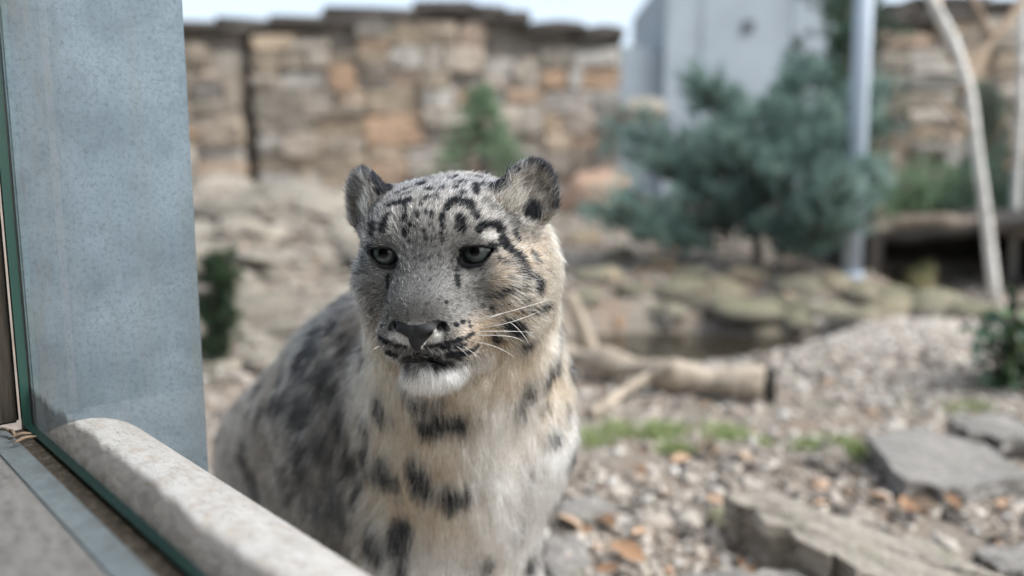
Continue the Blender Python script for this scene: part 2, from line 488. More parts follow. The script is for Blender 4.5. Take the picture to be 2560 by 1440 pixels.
# a broken shell: an arc of thick bark open towards the pool, closed behind and at its ends
W = (ob[0] - oa[0]) / 2; n1, n2 = 14, 12; V = []; F = []
Zt = at(2400, 545, OY)[2] - shelf.location.z; D_ = 1.5
def shell(r_out):
    vs = []
    for i in range(n1 + 1):
        u = -1 + 2 * i / n1; tp = 1 + .10 * math.sin(u * 2.4 + .5)
        for j in range(n2 + 1):
            a = R(118) * j / n2                       # from the back floor up and over to a lip in front
            k = r_out * (1 + .03 * math.sin(i * 2.1 + j))
            vs.append((u * W * 1.02, D_ * .5 * math.cos(a) * k + .15, Zt * tp * math.sin(a) ** .8 * k - (.06 if j == 0 else 0)))
    return vs
outer, inner = shell(1.0), shell(.84)
V = outer + inner; m1 = n2 + 1; o2 = len(outer)
for i in range(n1):
    for j in range(n2):
        a = i * m1 + j; F.append((a, a + m1, a + m1 + 1, a + 1)); a += o2; F.append((a, a + 1, a + m1 + 1, a + m1))
for i in range(n1):
    for j in (0, n2):
        a = i * m1 + j; F.append((a, a + m1, a + m1 + o2, a + o2))
for j in range(n2):
    for i in (0, n1): a = i * m1 + j; F.append((a, a + 1, a + 1 + o2, a + o2))
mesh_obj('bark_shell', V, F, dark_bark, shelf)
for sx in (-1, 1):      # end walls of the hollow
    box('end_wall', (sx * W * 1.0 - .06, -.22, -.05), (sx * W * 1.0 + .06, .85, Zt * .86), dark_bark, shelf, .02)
# lighter broken top edge
tube_obj('broken_edge', curve_pts([at(2150, 590, OY - .1), at(2280, 556, OY - .12), at(2420, 560, OY - .12), at(2600, 575, OY - .1)], 16), [.055 + .015 * math.sin(k * 1.7) for k in range(17)], bark_mat('brown_bark', (.10, .08, .06), (.20, .165, .13), 8), shelf, 8, .15, 4)

# ------------------------------------------------------------------ trunks and pole
def trunk_tree(name, label, cat, base, pts, radii, mat, branches=(), group=None):
    root = empty(name, tuple(base)); tag(root, label, cat, group)
    c = curve_pts(pts, 22); rr = np.interp(np.linspace(0, 1, 23), np.linspace(0, 1, len(radii)), radii)
    tube_obj('trunk', c, list(rr), mat, root, 14, .03, 1)
    for bp, br, bm_ in branches:
        c = curve_pts(bp, 14); rr = np.interp(np.linspace(0, 1, 15), [0, 1], br); tube_obj('branch', c, list(rr), bm_, root, 8, .05, 2)
    return root
b1 = gp(2492, 752); y1 = b1[1]
Q = lambda px, py, dy=0: at(px, py, y1 + dy)
trunk_tree('birch_tree', 'leaning pale birch trunk with a forked brown limb', 'tree', b1, [b1 + [0, 0, -.05], Q(2464, 535), Q(2444, 389), Q(2425, 243), Q(2402, 160), Q(2372, 80), Q(2322, -20), Q(2262, -220)],
           [.031, .027, .026, .027, .030, .028, .026, .022], birch,
           [([Q(2402, 230), Q(2450, 140, .05), Q(2525, 45, .1), Q(2600, -60, .2)], (.030, .020), tan_bark), ([Q(2425, 330), Q(2370, 270, -.03), Q(2325, 235, -.05)], (.018, .006), tan_bark),
            ([Q(2385, 150), Q(2350, 60, .1), Q(2345, -60, .2)], (.026, .018), tan_bark), ([Q(2480, 90, .06), Q(2450, 30, .1), Q(2415, -30, .1)], (.018, .01), tan_bark)], 'birch trunks')
b2 = gp(2531, 696); y2 = b2[1]; Q2 = lambda px, py, dy=0: at(px, py, y2 + dy)
trunk_tree('birch_tree', 'upright white birch trunk beside the leaning forked one', 'tree', b2, [b2 + [0, 0, -.05], Q2(2540, 480), Q2(2552, 300), Q2(2556, 100), Q2(2560, -200)],
           [.030, .029, .028, .028, .026], birch, [([Q2(2552, 250), Q2(2500, 330, .05), Q2(2440, 420, .2)], (.014, .005), tan_bark), ([Q2(2553, 180), Q2(2590, 90, .05), Q2(2640, 10, .2)], (.02, .01), tan_bark)], 'birch trunks')
nt = NT('galvanised_pole'); c = nt.coords('Object'); nt.principled(nt.mix(nt.noise(c, 20, 4), (.36, .42, .49), (.46, .52, .59)), .6)
bp = gp(2128, 694); pole = empty('metal_pole', tuple(bp)); tag(pole, 'blue-grey galvanised metal pole standing in the blue-green pine', 'pole')
yp = bp[1]; tp = at(2172, -260, yp)
tube_obj('shaft', [bp + [0, 0, -.04], bp * .5 + tp * .5, tp], [.056, .053, .051], nt.m, pole, 20)
tube_obj('collar', [bp + (tp - bp) * .0 + [0, 0, -.02], bp + [0, 0, .035]], [.07, .068], nt.m, pole, 20)
# ------------------------------------------------------------------ conifers and shrubs
def needle_mat(name, c0, c1, c2):
    nt = NT(name); g = nt.n('Attribute', attribute_name='tint')
    col = nt.ramp(g.outputs['Fac'], [(0, c0), (.55, c1), (1, c2)])
    p = nt.principled(col, .6, spec=.25)
    d = nt.n('BsdfTranslucent'); nt.l(col, d.inputs['Color'])
    mx_ = nt.n('MixShader'); mx_.inputs[0].default_value = .2
    nt.l(p.outputs[0], mx_.inputs[1]); nt.l(d.outputs[0], mx_.inputs[2]); nt.l(mx_.outputs[0], nt.out.inputs['Surface'])
    return nt.m
def tufts(cent, axis, length, width, n, r_, spread=.75):
    """n needles (slim triangles, folded) per tuft"""
    M = len(cent); k = M * n
    c = np.repeat(cent, n, 0); a = np.repeat(axis, n, 0)
    dirs = a + spread * r_.normal(size=(k, 3)); dirs /= np.linalg.norm(dirs, axis=1)[:, None]
    st = c - a * (length * .5) * r_.uniform(-.2, 1.0, (k, 1))
    side = np.cross(dirs, r_.normal(size=(k, 3))); side /= np.linalg.norm(side, axis=1)[:, None]
    L = length * r_.uniform(.7, 1.2, (k, 1)); w = width
    V = np.stack([st - side * w, st + side * w, st + dirs * L], 1).reshape(-1, 3)
    F = np.arange(3 * k).reshape(-1, 3)
    t = np.clip(np.repeat(r_.uniform(.15, .85, M), n) + .15 * r_.normal(size=k), 0, 1)
    return V, F, np.repeat(t, 3)
def foliage(name, V, F, T, mat, parent):
    o_ = np.array(parent.location)
    me = fast_mesh(name, V - o_, F, mat, False)
    a = me.attributes.new('tint', 'FLOAT', 'POINT'); a.data.foreach_set('value', T.astype(np.float32))
    return link(bpy.data.objects.new(name, me), parent)
def conifer(name, label, base, shoots, mat, needle, tuft_n, trunk_pts, trunk_r, seed, per=10, cat='tree', limb_r=.012, group=None):
    """shoots: list of (limb start, limb end, spray radius); tufts crowd the outer part of each limb"""
    r_ = np.random.default_rng(seed)
    root = empty(name, tuple(base)); tag(root, label, cat, group)
    c = curve_pts(trunk_pts, 14); tube_obj('trunk', c, list(np.interp(np.linspace(0, 1, 15), np.linspace(0, 1, len(trunk_r)), trunk_r)), pine_bark, root, 10, .06, seed)
    C_, A_ = [], []
    for a, b, sr in shoots:
        a = np.array(a, float); b = np.array(b, float); mid = (a + b) / 2 + [0, 0, -.08 * np.linalg.norm(b - a)]
        tube_obj('branch', curve_pts([a, mid, b], 6), list(np.linspace(limb_r, limb_r * .35, 7)), pine_bark, root, 5)
        for _ in range(per):
            t = r_.uniform(.35, 1.05); p = a * (1 - t) ** 2 + mid * 2 * t * (1 - t) + b * t * t if t <= 1 else b
            off = r_.normal(size=3) * sr * np.array([1, 1, .55]); C_.append(p + off)
            ax = (b - a) / np.linalg.norm(b - a) * .6 + off / (sr + 1e-6) * .35 + np.array([0, 0, .75]); A_.append(ax / np.linalg.norm(ax))
    V, F, T = tufts(np.array(C_), np.array(A_), needle, needle * .035 + .0012, tuft_n, r_)
    foliage('crown', V, F, T, mat, root)
    return root
blue_needles = needle_mat('blue_pine_needles', (.095, .155, .140), (.215, .32, .28), (.38, .49, .43))
green_needles = needle_mat('green_spruce_needles', (.13, .205, .125), (.24, .35, .215), (.36, .47, .31))
dark_needles = needle_mat('dark_needles', (.032, .066, .050), (.075, .135, .095), (.15, .22, .15))
# the wide blue-green dwarf pine
PY = 5.55; pb = gp(1896, 655); PY = pb[1]
S = []
r_ = random.Random(21)
lobes = [(1560,520,150,45,-.35),(1640,560,130,45,-.4),(1530,490,60,30,-.45),(1700,420,170,60,-.2),(1640,380,110,55,0),(1600,330,90,50,.1),(1850,340,150,60,-.35),(1900,400,160,60,-.45),(1780,270,110,55,.1),(1740,200,70,45,.1),(1950,230,110,60,.1),(2060,260,120,70,.0),(2080,330,100,70,-.5),(2190,300,80,60,.1),(2070,420,150,60,-.7),(2190,440,60,60,-.5),(1990,500,130,60,-.45),(2090,540,110,50,-.8),(2130,510,70,60,-.95),(2110,430,40,40,-1.0),(2000,170,80,50,.1),(1850,480,140,55,-.2),(1700,490,130,50,-.2),(2060,590,90,35,-.35),(2200,210,50,50,.15),(1760,360,110,55,-.2),(1960,330,120,60,-.2)]
for (lx, ly, rx, ry, dy) in lobes:
    for k in range(9):
        ex, ey = lx + r_.gauss(0, .5) * rx, ly + r_.gauss(0, .5) * ry
        e = at(ex, ey, PY + dy + r_.gauss(0, .14))
        s = at(1896 + (lx - 1896) * .35, min(ly + 70 + r_.uniform(0, 50), 610), PY + dy * .4)
        S.append((s, e, .055))
conifer('dwarf_pine', 'wide bushy blue-green dwarf pine on a thin dark trunk', pb, S, blue_needles, .085, 26, [pb + [0, 0, -.05], at(1893, 600, PY), at(1885, 520, PY), at(1900, 400, PY), at(1930, 250, PY)], [.036, .032, .03, .024, .012], 5, per=11, cat='pine')
# tall dark pine behind it
QY = 7.2; qb = gp(2110, 575); S = []
for k in range(70):
    t = r_.random(); py = 560 - 800 * t
    a = at(2115 + 8 * math.sin(k), py + 40, QY); b = at(2115 + r_.gauss(0, 1) * (50 + 40 * (1 - t)), py, QY + r_.gauss(0, .25)); S.append((a, b, .07))
conifer('pine_tree', 'tall narrow dark pine rising behind the blue-green pine', (a[0], QY, G(a[0], QY)), S, dark_needles, .11, 24, [(a[0], QY, float(G(a[0], QY)) - .05), at(2115, 300, QY), at(2112, 0, QY), at(2110, -300, QY)], [.06, .05, .04, .02], 6, per=9, cat='pine')
# young spruce in front of the wall
SY = 7.6; sb = np.array([at(1205, 480, SY)[0], SY, float(G(at(1205, 480, SY)[0], SY))]); S = []
for k in range(170):
    t = r_.random() ** .8; py = 205 + 330 * t; w = 14 + 185 * t
    ang = r_.uniform(0, 6.28); e = at(1203 + w * math.cos(ang), py + 10, SY + w / FPX * SY * math.sin(ang)); s = at(1203, py - 25 * t, SY); S.append((s, e, .022 + .02 * t))
conifer('spruce_tree', 'young light green spruce standing before the tan stone wall', sb, S, green_needles, .055, 20, [sb + [0, 0, -.05], at(1203, 400, SY), at(1202, 190, SY)], [.03, .02, .004], 8, per=7, cat='spruce', limb_r=.008)
# small dark juniper by the steel post
jb = gp(548, 902); JY = jb[1]; S = []
for k in range(60):
    t = r_.random(); py = 890 - 270 * t; w = 58 * (1 - .5 * t) + 8
    e = at(543 + r_.gauss(0, .55) * w, py, JY + r_.gauss(0, .04)); s = at(546, py + 55, JY); S.append((s, e, .014))
conifer('juniper', 'small upright dark green juniper rising beside the steel post', jb, S, needle_mat('juniper_needles', (.012, .034, .018), (.030, .072, .032), (.07, .12, .055)), .034, 22, [jb + [0, 0, -.03], at(546, 760, JY), at(540, 625, JY)], [.012, .009, .003], 9, per=9, cat='juniper', limb_r=.004)
# low bushes under the right wall
for i, (lx, ly, y_, rx, ry, lab) in enumerate(((2290, 450, 6.8, 130, 70, 'low dark green bush between the metal pole and the leaning birch'), (2400, 470, 6.9, 100, 90, 'dark green bush behind the leaning birch trunk'), (2540, 450, 7.0, 70, 70, 'dark green bush behind the upright white birch'), (2470, 240, 7.9, 50, 40, 'small teal green sprig of a bush against the grey wall'))):
    bb = at(lx, ly + 90, y_); g_ = float(G(bb[0], y_)); S = []
    for k in range(34):
        e = at(lx + r_.gauss(0, .5) * rx, ly + r_.gauss(0, .5) * ry, y_ + r_.gauss(0, .2)); S.append((np.array([bb[0] + r_.gauss(0, .1), y_, min(g_ + .1, e[2])]), e, .06))
    conifer('bush', lab, (bb[0], y_, g_), S, dark_needles if i != 0 else green_needles, .075, 22, [(bb[0], y_, g_ - .05), (bb[0], y_, max(g_ + .15, at(lx, ly, y_)[2]))], [.02, .012], 30 + i, per=9, cat='bush', limb_r=.008)
# broad-leaved shrub at the right
def leaf_v():
    V = np.array([(0, 0, 0), (.30, .22, .05), (.5, .26, .04), (.8, .14, .0), (1, 0, -.06), (.8, -.14, .0), (.5, -.26, .04), (.30, -.22, .05), (.5, 0, -.03)], float)
    F = [(0, 1, 8), (1, 2, 8), (2, 3, 8), (3, 4, 8), (4, 5, 8), (5, 6, 8), (6, 7, 8), (7, 0, 8)]
    return V, np.array(F)
LV, LF = leaf_v()
lb = gp(2560, 985); lroot = empty('leafy_shrub', tuple(lb)); tag(lroot, 'dark green broad-leaved shrub on the gravel bank', 'shrub')
nt = NT('shrub_leaf'); info = nt.n('ObjectInfo').outputs['Random']; nt.principled(nt.ramp(info, [(0, (.018, .045, .022)), (.7, (.045, .095, .04)), (1, (.10, .17, .06))]), .4, spec=.45); leafm = nt.m
lme = fast_mesh('leaf', LV, LF, leafm)
r2 = np.random.default_rng(4); stems = []
for k in range(16):
    e = at(2520 + r2.normal() * 55, 700 + 250 * r2.random(), lb[1] + r2.normal() * .10); s = lb + np.array([r2.normal() * .04, r2.normal() * .04, -.02])
    c = curve_pts([s, (s + e) / 2 + [0, 0, .06], e], 6); stem = tube_obj('stem', c, list(np.linspace(.006, .002, 7)), pine_bark, lroot, 5)
    for j in range(11):
        p = c[2 + j % 5] + r2.normal(size=3) * .018
        o = link(bpy.data.objects.new('leaf', lme), stem); o.location = p - lb; sc_ = r2.uniform(.045, .085); o.scale = (sc_,) * 3
        o.rotation_euler = (r2.normal() * .5, r2.normal() * .6 + .2, r2.uniform(0, 6.28))

# ------------------------------------------------------------------ driftwood, slabs, gravel, leaves, grass
dl = gp(1905, 990); DYl = dl[1]
wood = empty('driftwood', tuple(gp(1640, 985))); tag(wood, 'bleached driftwood log with a rising fork beside the pool', 'log')
a = gp(1380, 935); e = gp(1912, 1002)
c = curve_pts([a + [0, 0, .085], gp(1500, 950) + [0, 0, .075], gp(1690, 985) + [0, 0, .065], e + [0, 0, .055]], 24)
tube_obj('trunk', c, [.040 + .012 * math.sin(k * .9) + .0006 * k for k in range(25)], grey_wood, wood, 14, .06, 3)
yf = a[1] - .02
tube_obj('fork', curve_pts([at(1500, 915, yf), at(1476, 870, yf), at(1450, 805, yf), at(1424, 735, yf)], 12), list(np.linspace(.036, .026, 13)), grey_wood, wood, 12, .06, 4)
tube_obj('cut_end', [c[-1] + (c[-1] - c[-2]) * .0, c[-1] + (c[-1] - c[-2]) * .9], [.063, .058], dark_bark, wood, 14, .06)
stick = tube_obj('stick', curve_pts([gp(1478, 1052) + [0, 0, .02], gp(1590, 1000) + [0, 0, .06], at(1690, 915, DYl - .06)], 12), list(np.linspace(.016, .020, 13)), grey_wood, None, 8, .1, 5)
tag(stick, 'thin bleached stick leaning on the driftwood log', 'stick')
def split_stone(name, c0, c1, ang):
    nt = NT(name); c = nt.coords('Object', None, (0, 0, ang)); mp = nt.n('Mapping'); mp.inputs['Scale'].default_value = (1.2, 6, 9); nt.l(c, mp.inputs['Vector'])
    a = nt.noise(mp.outputs[0], 6, 7, .68, .5); b = nt.noise(nt.coords('Object'), 60, 5, .75); e = nt.noise(nt.coords('Object'), 9, 4)
    col = nt.mix(nt.ramp(a, [(.32, (0, 0, 0)), (.66, (1, 1, 1))]), c0, c1)
    col = nt.mix(nt.ramp(b, [(.35, (.6,) * 3), (.5, (0, 0, 0))]), col, tuple(k * .35 for k in c0))
    col = nt.mix(nt.ramp(e, [(.58, (0, 0, 0)), (.7, (.5,) * 3)]), col, (.20, .21, .12))
    nt.principled(col, .92, nt.bump(nt.math('ADD', a, nt.math('MULTIPLY', b, .3)), 1.0, .02)); return nt.m
slab_mat = split_stone('slate', (.20, .19, .18), (.38, .355, .325), R(40))
old_slab = stone_mat('slate', [(0, (.24, .225, .21)), (.5, (.31, .285, .26)), (1, (.37, .33, .29))], .12, .8, 9)
def slab(name, label, corners, thick, seed, mat=slab_mat, tilt=0.0, group=None, lay=3):
    """a flat stone with a ragged outline and split layers; corners are pixels of its upper face with heights"""
    P_ = [np.array(gp(px, py, h)) for px, py, h in corners]
    cen = np.mean(P_, 0); rr = np.random.default_rng(seed); ring = []
    for i in range(len(P_)):
        a, b = P_[i], P_[(i + 1) % len(P_)]
        for t in np.linspace(0, 1, 7)[:-1]:
            q = a * (1 - t) + b * t; ring.append(q + rr.normal(size=3) * np.array([.009, .009, .0012]))
    ring = np.array(ring) - cen; n = len(ring); V = []; F = []
    A3 = np.c_[ring[:, :2], np.ones(n)]; k3 = np.linalg.lstsq(A3, ring[:, 2], rcond=None)[0]; k3[:2] = np.clip(k3[:2], -.12, .12)
    ring[:, 2] = A3 @ k3 + rr.normal(size=n) * .0015
    top_in = ring * np.array([.55, .55, 1]); top_in[:, 2] += .002
    V += [top_in.mean(0) + [0, 0, .002]]; V += list(top_in); V += list(ring)
    F += [(0, 1 + i, 1 + (i + 1) % n) for i in range(n)]
    F += [(1 + i, 1 + n + i, 1 + n + (i + 1) % n, 1 + (i + 1) % n) for i in range(n)]
    prev = 1 + n
    for L in range(lay):
        k = len(V); off = rr.uniform(-.015, .012, n)
        rad = ring[:, :2] / (np.linalg.norm(ring[:, :2], axis=1)[:, None] + 1e-9)
        low = ring.copy(); low[:, :2] += rad * off[:, None]; low[:, 2] -= thick * (L + 1) / lay
        V += list(low); F += [(prev + i, k + i, k + (i + 1) % n, prev + (i + 1) % n) for i in range(n)]; prev = k
    F.append(tuple(prev + i for i in range(n))[::-1])
    o = mesh_obj(name, V, F, mat, None, False); o.location = cen; tag(o, label, 'slab', group); return o
slab('slate_slab', 'broad grey slate slab lying on the gravel right of the moss', [(2170,1095,.08),(2300,1065,.08),(2480,1120,.07),(2570,1185,.05),(2430,1225,.05),(2260,1200,.06)], .055, 1)
slab('slate_slab', 'grey slate slab with a mossy edge behind the broad one', [(2370,1045,.09),(2480,1035,.09),(2660,1075,.08),(2640,1110,.07),(2440,1085,.08)], .05, 2)
slab('stone_slab', 'long tan weathered slab tilted across the gravel beside the moss streaked stone', [(1810,1225,.12),(1900,1222,.12),(2180,1310,.10),(2420,1400,.08),(2640,1500,.06),(2400,1560,.05),(2090,1400,.09),(1850,1260,.11)], .09, 3,
     split_stone('tan_slab', (.26, .235, .205), (.46, .41, .345), R(48)), lay=6)
slab('stone_slab', 'moss streaked grey slab half buried under the long tan one', [(1775,1265,.04),(1840,1260,.05),(1990,1345,.05),(2110,1400,.04),(2060,1440,.02),(1890,1380,.02),(1790,1310,.02)], .05, 4, moss_mat)
slab('stone_slab', 'grey flat stone at the feet of the leopard', [(1370,1345,.03),(1450,1335,.03),(1490,1400,.02),(1500,1480,.01),(1390,1500,.01)], .05, 5)
slab('stone_slab', 'low grey stone between the leopard and the green moss', [(1385,1255,.03),(1490,1235,.03),(1560,1270,.02),(1520,1310,.02),(1400,1310,.02)], .04, 8)
slab('stone_slab', 'pale flat stone beneath the moss streaked slab', [(1690,1428,.05),(1850,1415,.05),(2010,1432,.04),(2030,1500,.02),(1740,1500,.02)], .05, 6)
slab('slate_slab', 'smooth grey slab under the tip of the long tan one', [(2440,1375,.05),(2560,1350,.05),(2680,1400,.04),(2640,1450,.03),(2500,1430,.03)], .05, 7)

# gravel: pebbles by the ten thousand
gm = NT('gravel'); at1 = gm.n('Attribute', attribute_name='tint'); c = gm.coords('Object'); nz = gm.noise(c, 90, 3)
colr = gm.ramp(at1.outputs['Fac'], [(0, (.06, .052, .045)), (.2, (.20, .175, .15)), (.4, (.38, .34, .30)), (.6, (.44, .385, .33)), (.8, (.52, .48, .43)), (.95, (.60, .58, .55)), (.985, (.40, .28, .20)), (1, (.42, .26, .17))])
gm.principled(gm.mix(gm.math('MULTIPLY', nz, .5), colr, gm.mix(1.0, colr, (.45, .43, .4), 'MULTIPLY')), .88, gm.bump(nz, .5, .003))
gr = np.random.default_rng(17)
protos = [rock_v(300 + s, ICO1, 6, .05) for s in range(8)]
def scatter(n, f, smin_, smax_, dz=.25):
    xy = f(n); z = G(xy[:, 0], xy[:, 1]); s = smin_ * (smax_ / smin_) ** (gr.uniform(size=len(xy)) ** 1.6)
    return xy, z, s
def frustum_xy(n, y0, y1, m=.06):
    y = np.exp(gr.uniform(math.log(y0), math.log(y1), n)); u = gr.uniform(-.70 - m, .72 + m, n); return np.stack([u * y, y], 1)
V_, F_, T_ = [], [], []; off_ = 0
def add_pebbles(xy, s, lift=.25, tint=None, flat=.6):
    global off_
    z = G(xy[:, 0], xy[:, 1]); n = len(xy)
    which = gr.integers(0, 8, n)
    for w in range(8):
        i = np.where(which == w)[0]
        if len(i) == 0: continue
        a = gr.uniform(0, 6.28, len(i)); ca, sa = np.cos(a), np.sin(a)
        sc3 = s[i, None] * np.stack([gr.uniform(.9, 1.5, len(i)), gr.uniform(.7, 1.1, len(i)), gr.uniform(.4, flat + .2, len(i))], 1)
        v = protos[w][None] * sc3[:, None]
        tl = gr.normal(size=(len(i), 2)) * .25
        v[..., 2] += v[..., 0] * tl[:, :1] + v[..., 1] * tl[:, 1:]
        v = np.stack([v[..., 0] * ca[:, None] - v[..., 1] * sa[:, None], v[..., 0] * sa[:, None] + v[..., 1] * ca[:, None], v[..., 2]], -1)
        v += np.stack([xy[i, 0], xy[i, 1], z[i] + lift * s[i]], -1)[:, None]
        nvp = protos[w].shape[0]
        f = ICO1[1][None] + (np.arange(len(i)) * nvp)[:, None, None] + off_
        V_.append(v.reshape(-1, 3)); F_.append(f.reshape(-1, 3)); off_ += len(i) * nvp
        t = gr.uniform(0, 1, len(i)) if tint is None else np.clip(gr.normal(tint[0], tint[1], len(i)), 0, 1)
        T_.append(np.repeat(t, nvp))
def inside_pond(xy): return ((xy[:, 0] - POND[0]) / (POND[2] * .95)) ** 2 + ((xy[:, 1] - POND[1]) / (POND[3] * .95)) ** 2 < 1
xy = frustum_xy(12500, 1.15, 4.4); xy = xy[~inside_pond(xy) & (fnoise(xy[:, 0], xy[:, 1], 5.0, 2.0) + .25 * gr.normal(size=len(xy)) < .42)]; add_pebbles(xy, .006 + .012 * gr.uniform(size=len(xy)) ** 2, .25)
xy = frustum_xy(160, 1.3, 3.0); xy = xy[~inside_pond(xy)]; add_pebbles(xy, .028 + .026 * gr.uniform(size=len(xy)) ** 2, .05, (.38, .16))
xy = frustum_xy(1300, 1.2, 3.2); xy = xy[~inside_pond(xy)]; add_pebbles(xy, .014 + .016 * gr.uniform(size=len(xy)) ** 2, .2)
# pale gravel bank
xy = np.stack([gr.normal(1.75, .55, 5200), gr.normal(3.25, .50, 5200)], 1); xy = xy[~inside_pond(xy)]; add_pebbles(xy, .010 + .014 * gr.uniform(size=len(xy)) ** 2, .3, (.70, .14))
xy = frustum_xy(4500, 4.3, 9.0); add_pebbles(xy, (.010 + .02 * gr.uniform(size=len(xy)) ** 2) * (xy[:, 1] / 4.5), .2, (.42, .25))
me = fast_mesh('gravel', np.concatenate(V_), np.concatenate(F_), gm.m, False)
a_ = me.attributes.new('tint', 'FLOAT', 'POINT'); a_.data.foreach_set('value', np.concatenate(T_).astype(np.float32))
gravel = link(bpy.data.objects.new('gravel', me)); tag(gravel, 'loose grey and tan gravel covering the enclosure floor', 'gravel', kind='stuff')

# grass and moss tufts
gt = NT('grass_blade'); at2 = gt.n('Attribute', attribute_name='tint')
gt.principled(gt.ramp(at2.outputs['Fac'], [(0, (.20, .25, .10)), (.6, (.31, .375, .165)), (1, (.42, .48, .26))]), .6, spec=.2)
V_, T_ = [], []
for (px, py, rx, ry, n) in ((1480, 1105, 40, 14, 600), (1545, 1082, 30, 12, 420), (1650, 1085, 60, 14, 1100), (1690, 1135, 40, 8, 350), (1810, 1090, 42, 13, 560), (1905, 1115, 30, 7, 70), (2110, 1130, 58, 18, 1200), (2020, 1128, 30, 8, 160), (2420, 1030, 60, 10, 250)):
    c0 = gp(px, py); ex = gp(px + rx, py)[0] - c0[0]; ey = abs(gp(px, py - ry)[1] - c0[1])
    x = c0[0] + gr.normal(size=n) * ex * .6; y = c0[1] + gr.normal(size=n) * ey * .6; z = G(x, y)
    a = gr.uniform(0, 6.28, n); h = gr.uniform(.012, .038, n); w = .0022
    ln_ = gr.normal(size=(n, 2)) * .5
    b0 = np.stack([x - w * np.cos(a), y - w * np.sin(a), z], 1); b1_ = np.stack([x + w * np.cos(a), y + w * np.sin(a), z], 1); tp_ = np.stack([x + ln_[:, 0] * h, y + ln_[:, 1] * h, z + h], 1)
    V_.append(np.stack([b0, b1_, tp_], 1).reshape(-1, 3)); T_.append(np.repeat(gr.uniform(size=n), 3))
V = np.concatenate(V_); me = fast_mesh('grass', V, np.arange(len(V)).reshape(-1, 3), gt.m, False)
a_ = me.attributes.new('tint', 'FLOAT', 'POINT'); a_.data.foreach_set('value', np.concatenate(T_).astype(np.float32))
grass = link(bpy.data.objects.new('grass', me)); tag(grass, 'short bright green grass and moss growing in the gravel', 'grass', kind='stuff')

# fallen leaves
nt = NT('dead_leaf'); info = nt.n('ObjectInfo').outputs['Random']
nt.principled(nt.ramp(info, [(0, (.22, .125, .07)), (.4, (.36, .225, .14)), (.75, (.46, .32, .22)), (1, (.34, .26, .19))]), .7, spec=.2)
dl_me = fast_mesh('fallen_leaf', LV * np.array([1, 1, 2.0]), LF, nt.m)
spots = [(2235,1275),(2290,1262),(2320,1300),(2270,1310),(2350,1285),(1520,1412),(1545,1430),(1780,1030),(2540,1130),(2570,1175),(1730,1160),(2110,1250),(2150,1205),(1870,1170),(1960,760),(1760,760),(1850,745),(1700,650),(1800,640),(2000,650),(1950,690),(1620,690),(2400,1290),(1480,1230),(1590,1180),(2500,1290),(1840,690),(1890,720),(1550,800),(1700,840)]
for k in range(26): spots.append((gr.uniform(1450, 2550), gr.uniform(1130, 1430)))
for k in range(34): spots.append((gr.uniform(1480, 2150), gr.uniform(615, 760)))
for px, py in spots:
    p = gp(px, py); o = link(bpy.data.objects.new('fallen_leaf', dl_me)); s = gr.uniform(.05, .085) * (1 if py > 900 else 1.5)
    o.location = p + np.array([0, 0, .018 if py > 900 else .03]); o.scale = (s,) * 3; o.rotation_euler = (gr.normal() * .35, gr.normal() * .35, gr.uniform(0, 6.28))
    tag(o, 'curled orange-brown dead leaf lying on the ground', 'leaf', 'fallen leaves on the gravel')
# ------------------------------------------------------------------ the viewing window the camera looks through
ZS = .53                                               # sill height at the glass
w0 = atz(75, 1065, ZS)[:2]; w1 = atz(500, 1440, ZS)[:2]
wd = (w1 - w0) / np.linalg.norm(w1 - w0)               # along the glass, towards the camera's right
wnrm = np.array([-wd[1], wd[0]])
if wnrm[1] < 0: wnrm = -wnrm                           # outwards, to the leopard
WANG = math.atan2(wd[1], wd[0])
def wroot(name, label, cat):
    """an Empty at the window corner whose x runs along the glass and y points outwards"""
    o = empty(name, (w0[0], w0[1], 0), WANG)
    tag(o, label, cat); return o
YS = 1.0 if np.cross(np.append(wd, 0), np.append(wnrm, 0))[2] > 0 else -1.0
def wbox(name, a0, a1, s0, s1, z0, z1, mat, parent, bevel=0.0):
    """box in window coordinates: a along the glass, s outwards"""
    lo = (a0, min(YS * s0, YS * s1), z0); hi = (a1, max(YS * s0, YS * s1), z1)
    return box(name, lo, hi, mat, parent, bevel)
